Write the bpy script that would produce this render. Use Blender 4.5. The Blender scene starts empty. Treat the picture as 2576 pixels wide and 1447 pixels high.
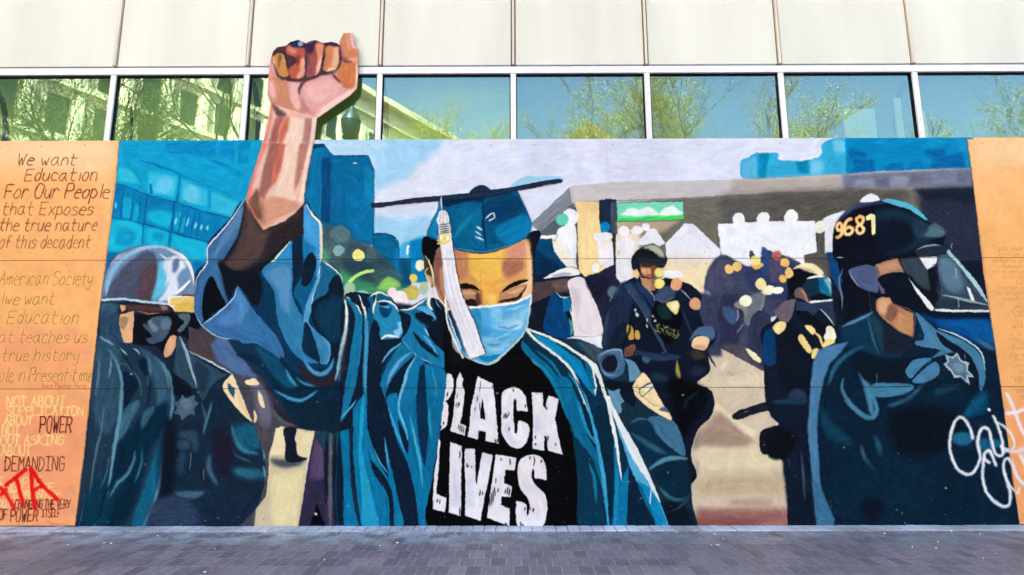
import bpy, bmesh, math, random
import numpy as np
from mathutils import Matrix, Vector
from mathutils.geometry import delaunay_2d_cdt

# ---------------------------------------------------------------- camera, sky, sun, exposure
F_PX, YAW, TILT, ROLL, CAM_D, CAM_H = 1500.0, -.0032, .1669, -.0023, 5.5987, 1.2192
SC = bpy.context.scene
COL = SC.collection

def cam_axes():
    cy, sy, ct, st, cr, sr = (math.cos(YAW), math.sin(YAW), math.cos(TILT), math.sin(TILT), math.cos(ROLL), math.sin(ROLL))
    w = np.array([sy*ct, cy*ct, st]); r0 = np.array([cy, -sy, 0.]); u0 = np.cross(r0, w)
    return cr*r0+sr*u0, -sr*r0+cr*u0, w

AX_R, AX_U, AX_W = cam_axes()
cam = bpy.data.objects.new('camera', bpy.data.cameras.new('camera'))
COL.objects.link(cam)
cam.matrix_world = Matrix(((AX_R[0], AX_U[0], -AX_W[0], 0), (AX_R[1], AX_U[1], -AX_W[1], -CAM_D),
                           (AX_R[2], AX_U[2], -AX_W[2], CAM_H), (0, 0, 0, 1)))
cam.data.sensor_fit = 'HORIZONTAL'; cam.data.sensor_width = 36; cam.data.lens = 36*F_PX/2576
cam.data.clip_end = 2000
SC.camera = cam

SUN_EL, SUN_AZ = math.radians(52), math.radians(-10)     # the sun stands behind the office building
world = bpy.data.worlds.new("World"); SC.world = world; world.use_nodes = True
wn = world.node_tree
sky = wn.nodes.new('ShaderNodeTexSky'); sky.sky_type = 'NISHITA'; sky.sun_disc = False
sky.sun_elevation = SUN_EL; sky.sun_rotation = SUN_AZ
sky.air_density = 1.0; sky.dust_density = 7.0; sky.ozone_density = 0.0
wn.nodes['Background'].inputs[1].default_value = 0.085
wn.links.new(sky.outputs[0], wn.nodes['Background'].inputs[0])
sun = bpy.data.objects.new('sun', bpy.data.lights.new('sun', 'SUN'))
sun.data.energy = 5.0; sun.data.angle = math.radians(.5); sun.data.color = (1, .95, .86)
COL.objects.link(sun)
sdir = Vector((math.sin(SUN_AZ)*math.cos(SUN_EL), math.cos(SUN_AZ)*math.cos(SUN_EL), math.sin(SUN_EL)))
sun.rotation_euler = sdir.to_track_quat('Z', 'Y').to_euler()
SC.view_settings.view_transform = 'Standard'; SC.view_settings.look = 'None'
SC.view_settings.gamma = 1; SC.view_settings.exposure = 3.45
# ---------------------------------------------------------------- the painting: strokes and fills, rasterised with numpy
# Traced positions are in units of the photograph at 2576 wide; to_wall() carries them onto the flat plywood (metres).
TX0, TY0, TX1, TY1 = -420, 60, 3000, 1350
CAN = np.zeros((TY1-TY0, TX1-TX0, 3), np.float32)
rng = np.random.default_rng(7)
TILES = {'F': (1560, 840, 480/1286), 'B': (1600, 1380, 600/1400), 'L1': (0, 520, 460/1387), 'L2': (0, 1000, 400/1206),
         'L3': (0, 1460, 400/1072), 'R': (3560, 840, 280/579)}
for _c in range(4):
    for _r in range(4):
        TILES['%d%d' % (_c, _r)] = (960*_c, (0, 500, 1000, 1500)[_r], 960/2572)
K2576 = 2576/3840
SHAPES = {}
PLAIN = {'painted_building', 'painted_tent', 'painted_overpass', 'painted_street', 'painted_street_gap', 'painted_backdrop', 'painted_lettering', 'painted_crowd', 'painted_trousers'}

def to_wall(q, y=0.0):
    q = np.asarray(q, float)
    d = (q[..., 0:1]-1288)/F_PX*AX_R-(q[..., 1:2]-723.5)/F_PX*AX_U+AX_W
    t = (CAM_D+y)/d[..., 1]
    return np.stack([d[..., 0]*t, CAM_H+d[..., 2]*t], -1)

def from_wall(X, Z, y=0.0):
    d = np.stack([X, np.full_like(X, CAM_D+y), Z-CAM_H], -1)
    w = d@AX_W
    return 1288+F_PX*(d@AX_R)/w, 723.5-F_PX*(d@AX_U)/w

def hexc(h):
    h = h.lstrip('#')
    return np.array([int(h[i:i+2], 16)/255 for i in (0, 2, 4)], np.float32)

def spline(P, closed, n=6):
    P = np.asarray(P, float)
    if len(P) < 3:
        return P if closed else P[0]+(P[1]-P[0])*np.linspace(0, 1, 14)[:, None]
    if closed: A = np.concatenate([P[-1:], P, P[:2]])
    else: A = np.concatenate([2*P[:1]-P[1:2], P, 2*P[-1:]-P[-2:-1]])
    out = []
    t = np.linspace(0, 1, n, endpoint=False)[:, None]
    for i in range(1, len(A)-2):
        p0, p1, p2, p3 = A[i-1:i+3]
        # chord-limited tangents keep long spans from overshooting
        c = np.linalg.norm(p2-p1)+1e-9
        m1 = (p2-p0)*.5; m2 = (p3-p1)*.5
        m1 *= min(1, 1.1*c/(np.linalg.norm(m1)+1e-9)); m2 *= min(1, 1.1*c/(np.linalg.norm(m2)+1e-9))
        out.append((2*t**3-3*t**2+1)*p1+(t**3-2*t**2+t)*m1+(-2*t**3+3*t**2)*p2+(t**3-t**2)*m2)
    if not closed: out.append(P[-1:])
    return np.concatenate(out)

def cover(polys, pad=2, ss=4, union=False):
    """anti-aliased coverage of polygons -> (x0, y0, mask)"""
    allp = np.concatenate(polys)
    x0 = int(max(TX0, np.floor(allp[:, 0].min())-pad)); x1 = int(min(TX1, np.ceil(allp[:, 0].max())+pad+1))
    y0 = int(max(TY0, np.floor(allp[:, 1].min())-pad)); y1 = int(min(TY1, np.ceil(allp[:, 1].max())+pad+1))
    if x1 <= x0 or y1 <= y0: return None
    w, h = x1-x0, y1-y0
    acc = np.zeros((h*ss, w+2), np.float32)
    for P in polys:
        Q = P-[x0, y0]
        if union:
            a = np.sum(Q[:, 0]*np.roll(Q[:, 1], -1)-np.roll(Q[:, 0], -1)*Q[:, 1])
            if a > 0: Q = Q[::-1]
        R = np.roll(Q, -1, 0)
        for (ax, ay), (bx, by) in zip(Q, R):
            if ay == by: continue
            s = 1.0
            if ay > by: ax, ay, bx, by, s = bx, by, ax, ay, -1.0
            k0 = max(0, int(np.ceil(ay*ss-.5))); k1 = min(h*ss-1, int(np.ceil(by*ss-.5))-1)
            if k1 < k0: continue
            k = np.arange(k0, k1+1)
            xc = np.clip(ax+((k+.5)/ss-ay)*(bx-ax)/(by-ay), 0, w)
            i = xc.astype(int); f = xc-i
            acc[k, i] += s*(1-f); acc[k, i+1] += s*f
    m = np.cumsum(acc, 1)[:, :w]
    m = np.clip(np.abs(m), 0, 1) if not union else np.clip(m, 0, 1)
    if union: m = np.clip(m, 0, 1)
    m = m.reshape(h, ss, w).mean(1)
    return x0, y0, m

def blur(m, s):
    r = max(1, int(round(s)))
    for ax in (0, 1):
        for _ in range(3):
            n = m.shape[ax]
            k = min(r, n-1)
            p = np.pad(m, [(k+1, k) if a == ax else (0, 0) for a in (0, 1)], mode='edge')
            c = np.cumsum(p, ax, dtype=np.float64)
            hi = np.take(c, np.arange(2*k+1, 2*k+1+n), ax); lo = np.take(c, np.arange(0, n), ax)
            m = ((hi-lo)/(2*k+1)).astype(np.float32)
    return m

def lay(res, colr, alpha=1.0):
    if res is None: return
    x0, y0, m = res
    sl = CAN[y0-TY0:y0-TY0+m.shape[0], x0-TX0:x0-TX0+m.shape[1]]
    m = (m*alpha)[..., None]
    sl += (colr-sl)*m

def stroke_polys(P, w, taper):
    P = np.asarray(P, float)
    if len(P) < 2: return []
    s = np.concatenate([[0], np.cumsum(np.linalg.norm(np.diff(P, axis=0), axis=1))]); s /= s[-1]+1e-9
    hw = np.full(len(P), w/2.)
    if taper: hw = w/2.*np.clip(np.sin(np.pi*(.04+.92*s))**.75, .06, 1)
    a = np.linspace(0, 2*np.pi, 10, endpoint=False); ring = np.stack([np.cos(a), np.sin(a)], 1)
    out, pd = [], None
    for i in range(len(P)-1):
        d = P[i+1]-P[i]; L = np.linalg.norm(d)
        if L < 1e-6: continue
        d = d/L; n = np.array([-d[1], d[0]])
        out.append(np.array([P[i]+n*hw[i], P[i+1]+n*hw[i+1], P[i+1]-n*hw[i+1], P[i]-n*hw[i]]))
        if pd is not None and d@pd < .97 and hw[i] > .4: out.append(P[i]+ring*hw[i])
        pd = d
    if not taper: out += [P[0]+ring*w/2, P[-1]+ring*w/2]
    return out

def coords(tile, nums):
    ox, oy, k = TILES[tile]
    P = np.array(nums, float).reshape(-1, 2)
    return np.stack([(ox+P[:, 0]*k)*K2576, (oy+P[:, 1]*k)*K2576], 1)

def paint(text):
    """tile op colour [name] : x y x y ...   op = p|s|l|t|c + size, optional bN blur, aN alpha %"""
    for line in text.strip().splitlines():
        line = line.strip()
        if not line or line[0] == '#': continue
        head, _, body = line.partition(':')
        h = head.split()
        tile, op, colr = h[0], h[1], hexc(h[2])
        name = h[3] if len(h) > 3 else None
        kind = op[0]; num = ''; al = 1.0; bl = 0.0; key = 'w'; vals = {'w': '', 'a': '', 'b': ''}
        for ch in op[1:]:
            if ch in 'ab': key = ch
            else: vals[key] += ch
        if vals['a']: al = float(vals['a'])/100
        if vals['b']: bl = float(vals['b'])
        w = float(vals['w'] or 0)
        for chunk in body.split('/'):
            nums = [float(v) for v in chunk.split()]
            if not nums: continue
            if kind == 'c':
                for i in range(0, len(nums), 3):
                    P = coords(tile, nums[i:i+2]); r = nums[i+2]*TILES[tile][2]*K2576
                    a = np.linspace(0, 2*np.pi, 28, endpoint=False)
                    wob = 1+.05*np.sin(a*2+nums[i])+.03*np.sin(a*3+nums[i+1])
                    lay(soft(cover([P+np.stack([np.cos(a), np.sin(a)], 1)*(r*wob)[:, None]], pad=2+int(3*bl)), bl), colr, al)
                continue
            P = coords(tile, nums)
            if kind in 'ps':
                if kind == 's': P = spline(P, True)
                if name: SHAPES.setdefault(name, []).append(P)
                if name and name[0] == '!': continue
                lay(soft(cover([P], pad=2+int(3*bl)), bl), colr, al)
                if name and name not in PLAIN:          # the painter's dark contour round each figure
                    lay(cover(stroke_polys(np.concatenate([P, P[:1]]), 1.7, False), union=True), colr*.22, .55)
            else:
                P = spline(P, False, 8)
                lay(soft(cover(stroke_polys(P, w, kind == 't'), pad=2+int(3*bl), union=True), bl), colr, al)

def soft(res, b):
    if res is None or b <= 0: return res
    return res[0], res[1], blur(res[2], b*.6)

# one-stroke lettering: points are "xy" digits on a grid, capital height 8, x-height 5, a/b/c = below the line
GLYPH = {k: v for k, v in (l.split('=') for l in """A=00 28 40;13 33|B=00 08 28 37 35 24 04;24 34 42 41 30 00|C=47 38 18 06 02 10 30 41
D=00 08 18 37 45 43 31 10 00|E=48 08 00 40;04 34|F=48 08 00;04 34|G=47 38 18 06 02 10 30 42 44 24|H=00 08;40 48;04 44|I=20 28;08 48;00 40
J=48 42 30 10 02|K=00 08;48 04 40|L=08 00 40|M=00 08 24 48 40|N=00 08 40 48|O=18 06 02 10 30 42 46 38 18|P=00 08 38 47 45 34 04
R=00 08 38 47 45 34 04;24 40|S=47 38 18 06 15 34 42 30 10 01|T=08 48;28 20|U=08 02 10 30 42 48|V=08 20 48|W=08 10 25 30 48|X=00 48;08 40|Y=08 24 48;24 20
a=35 15 03 01 10 20 33;35 32 40|b=08 00;03 15 25 33 31 20 00|c=34 25 15 03 01 10 30|d=33 25 15 02 10 20 33;38 30|e=03 33 34 25 15 03 01 10 30
f=37 28 17 10;04 34|g=33 25 15 02 10 20 33;35 3b 1c|h=08 00;03 15 25 34 30|i=15 10|l=18 10|m=05 00;03 14 25 24 20;24 35 44 40|n=05 00;03 15 25 34 30
o=15 03 01 10 20 32 34 25 15|p=05 0c;04 15 25 33 31 20 10 01|r=05 00;03 15 25 34|s=34 25 15 04 13 32 31 20 00|t=18 11 20 30;05 35|u=05 01 10 20 33;35 30
v=05 20 45|w=05 10 23 30 45|x=05 30;35 00|y=05 02 11 22;35 31 2c 0b|k=08 00;35 02 30|,=10 0a|-=03 33|2=07 18 37 36 00 40|0=18 06 02 10 30 42 46 38 18|.=10 11""".replace('\n', '|').split('|'))}
YV = {'a': -1, 'b': -2, 'c': -3}

def write(tile, txt, x0, x1, base, cap, slant, colr, w, seed=0, alpha=1.0, jit=.25):
    rr = random.Random(seed or hash((len(txt), base)) % 999)
    adv = []
    for ch in txt:
        if ch == ' ': adv.append(2.6); continue
        adv.append(max(int(p[0]) for s in GLYPH[ch].split(';') for p in s.split())+1.5)
    sx = (x1-x0)/(sum(adv)-1.5); sy = cap/8.0
    x = x0
    for ch, a in zip(txt, adv):
        if ch != ' ':
            dy = rr.uniform(-.25, .25)*jit*2; sc = rr.uniform(1-.2*jit, 1+.2*jit)
            for s in GLYPH[ch].split(';'):
                pts = []
                for p in s.split():
                    gx = int(p[0])+rr.uniform(-jit, jit)*.6; gy = (YV[p[1]] if p[1] in YV else int(p[1]))*sc+dy+rr.uniform(-jit, jit)*.5
                    pts += [x+gx*sx+gy*sy*slant, base-gy*sy]
                P = coords(tile, pts)
                if ch.islower() or ch in 'COSGU20': P = spline(P, False, 5)
                lay(cover(stroke_polys(P, w*rr.uniform(.85, 1.15), False), union=True), hexc(colr), alpha*rr.uniform(.8, 1))
        x += a*sx

def vnoise(h, w, cell, seed, ax=(1, 1)):
    """smooth value noise, -1..1, stretched by ax"""
    g = np.random.default_rng(seed)
    ch, cw = max(2, int(h/(cell*ax[0]))+3), max(2, int(w/(cell*ax[1]))+3)
    N = g.uniform(-1, 1, (ch, cw)).astype(np.float32)
    def axis(n, c, m):
        t = np.arange(n)/c; i = np.minimum(t.astype(int), m-2); f = t-i; f = f*f*(3-2*f)
        return i, f.astype(np.float32)
    iy, fy = axis(h, cell*ax[0], ch); ix, fx = axis(w, cell*ax[1], cw)
    T = N[iy]*(1-fy[:, None])+N[iy+1]*fy[:, None]
    return T[:, ix]*(1-fx)+T[:, ix+1]*fx
# ---- left and right text boards, then the mural ground
CAN[:] = hexc('fbbb78')
paint("""
00 pb40 fdd3a0 : -1700 1300 1210 1300 1180 1700 -1700 1750
02 pb60 fabb78 : -1700 200 1000 200 950 700 -1700 700
02 pb60 f8ad76 : -1700 800 960 800 900 1300 -1700 1300
03 pb40 f7a678 : -1700 0 900 0 760 1300 -1700 1300
01 sb14a60 f9dcae : 300 120 1100 110 1150 300 900 420 500 300 200 260
01 sb12a50 fbd49c : 1000 300 1150 280 1120 900 1060 1150 1040 700
02 sb14a50 f3a57c : 50 620 800 640 860 900 400 980 -100 900
31 pb40 fcd8a4 : 1990 20 4200 20 4200 350 2030 350
31 pb60 fbbe74 : 2030 500 4200 500 4200 1500 2150 1500
32 pb60 f9b873 : 2150 0 4200 0 4200 900 2280 900
33 pb60 f7a56c : 2360 0 4200 0 4200 1300 2530 1300
31 sb10a50 fdca8e : 2080 380 2400 300 2560 600 2400 900 2150 800
""")
L = '8a4a28'
for t, a, b, base, cap, c, w in (("We want", 190, 850, 300, 132, '6a2f1c', 2.2), ("Education", 275, 1080, 474, 135, '70341e', 2.2),
        ("For Our People", 45, 1220, 672, 160, '5c2617', 2.4), ("that Exposes", 22, 1040, 862, 145, '7a4428', 2.1),
        ("the true nature", -10, 1085, 1042, 140, '74402a', 2.1), ("of this decadent", -10, 1005, 1236, 145, '85532f', 2.0)):
    write('L1', t, a, b, base, cap, .24, c, w, seed=base)
for t, a, b, base, cap in (("American Society", -12, 1030, 205, 150), ("lwe want", 8, 600, 428, 140), ("Education", 80, 870, 645, 150),
        ("at teaches us", -12, 975, 862, 140), ("true history", 20, 880, 1068, 140), ("ole in Present time", -8, 1030, 1300, 150)):
    write('L2', t, a+7, b+7, base+4, cap, .24, 'ffd27c', 2.6, seed=base)
    write('L2', t, a, b, base, cap, .24, 'a4662c', 1.7, seed=base)
write('L2', "- Black Panther Party", 430, 975, 1372, 48, .2, 'c07a4c', 1.1, seed=5)
Y = 'ffe794'; DK = '4f170f'
for t, a, b, base, cap, c, w in (("NOT ABOUT", 65, 650, 164, 92, Y, 2.9), ("SUPPLICATION", 68, 830, 260, 84, Y, 2.9), ("ABOUT", 45, 322, 354, 84, Y, 2.9),
        ("POWER", 400, 712, 434, 160, DK, 2.6), ("NOT", 18, 190, 450, 88, Y, 2.9), ("BOUT ASKING", -60, 635, 558, 96, Y, 2.9), ("ABOUT", 14, 305, 664, 98, Y, 2.9),
        ("DEMANDING", 48, 640, 818, 140, '5a2014', 2.4), ("NOT ABOUT", -160, 420, 938, 58, Y, 2.6), ("SEEING LEASE", -220, 540, 1020, 76, Y, 2.6),
        ("CURRENTLY", 80, 595, 1094, 62, Y, 2.6), ("BOUT", -60, 100, 1188, 74, 'f8e6b0', 2.2), ("CHANGING THE VERY", 150, 702, 1196, 86, DK, 2.2),
        ("OF", -10, 66, 1312, 110, DK, 2.4), ("POWER", 105, 372, 1330, 124, DK, 2.6), ("ITSELF", 420, 602, 1282, 76, '6b2416', 2.1)):
    write('L3', t, a, b, base, cap, .08, c, w, seed=base)
paint("""
L3 t1 8a4a3a : 465 1345 490 1330 500 1350 520 1340 530 1365 560 1345 590 1360 640 1350 680 1362
L3 l9b2 ee1a1c : 0 990 50 1036 105 1130 142 1195 / 0 1060 40 1036 62 1010
L3 l10b2 ea1416 : 258 808 165 880 60 965 / 166 890 192 1000 232 1150 / 312 792 322 1000 352 1190 / 312 800 425 965 578 1108
L3 l8b2 ea1416 : 336 1022 380 990 412 985
L3 l3b2a80 e02020 : 352 1190 360 1260 / 232 1150 236 1200
""")
for t, a, b, base, cap, al in (("This mural", 340, 630, 205, 34, .8), ("comes in p", 388, 650, 248, 28, .5), ("artists, blac", 336, 640, 296, 30, .7), ("community o", 384, 690, 340, 28, .7),
        ("this moveme", 340, 660, 384, 28, .6), ("it is powe", 398, 660, 420, 26, .5), ("LOVE", 524, 640, 466, 32, .8), ("honor by", 384, 620, 508, 28, .7), ("in downtow", 362, 660, 552, 30, .6),
        ("east oak", 420, 650, 590, 26, .6), ("GEO", 500, 680, 716, 74, 1), ("artist", 496, 640, 808, 26, .8), ("L C", 470, 560, 858, 24, .7), ("Jay", 458, 530, 898, 28, .7), ("Chri", 540, 640, 934, 26, .7),
        ("Tess", 486, 590, 976, 30, .7), ("Dann", 470, 590, 1030, 32, .7), ("Rose", 510, 620, 1064, 30, .7), ("Josu", 488, 610, 1112, 32, .7), ("Nia", 540, 640, 1150, 28, .7), ("Robb", 478, 600, 1208, 32, .7),
        ("Ral", 530, 640, 1244, 28, .7), ("Mem", 495, 620, 1302, 32, .7), ("uni", 540, 640, 1342, 28, .6)):
    write('R', t, a, b, base, cap, .05, 'c4803f', 1.3, seed=base, alpha=al*.75)

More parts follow.
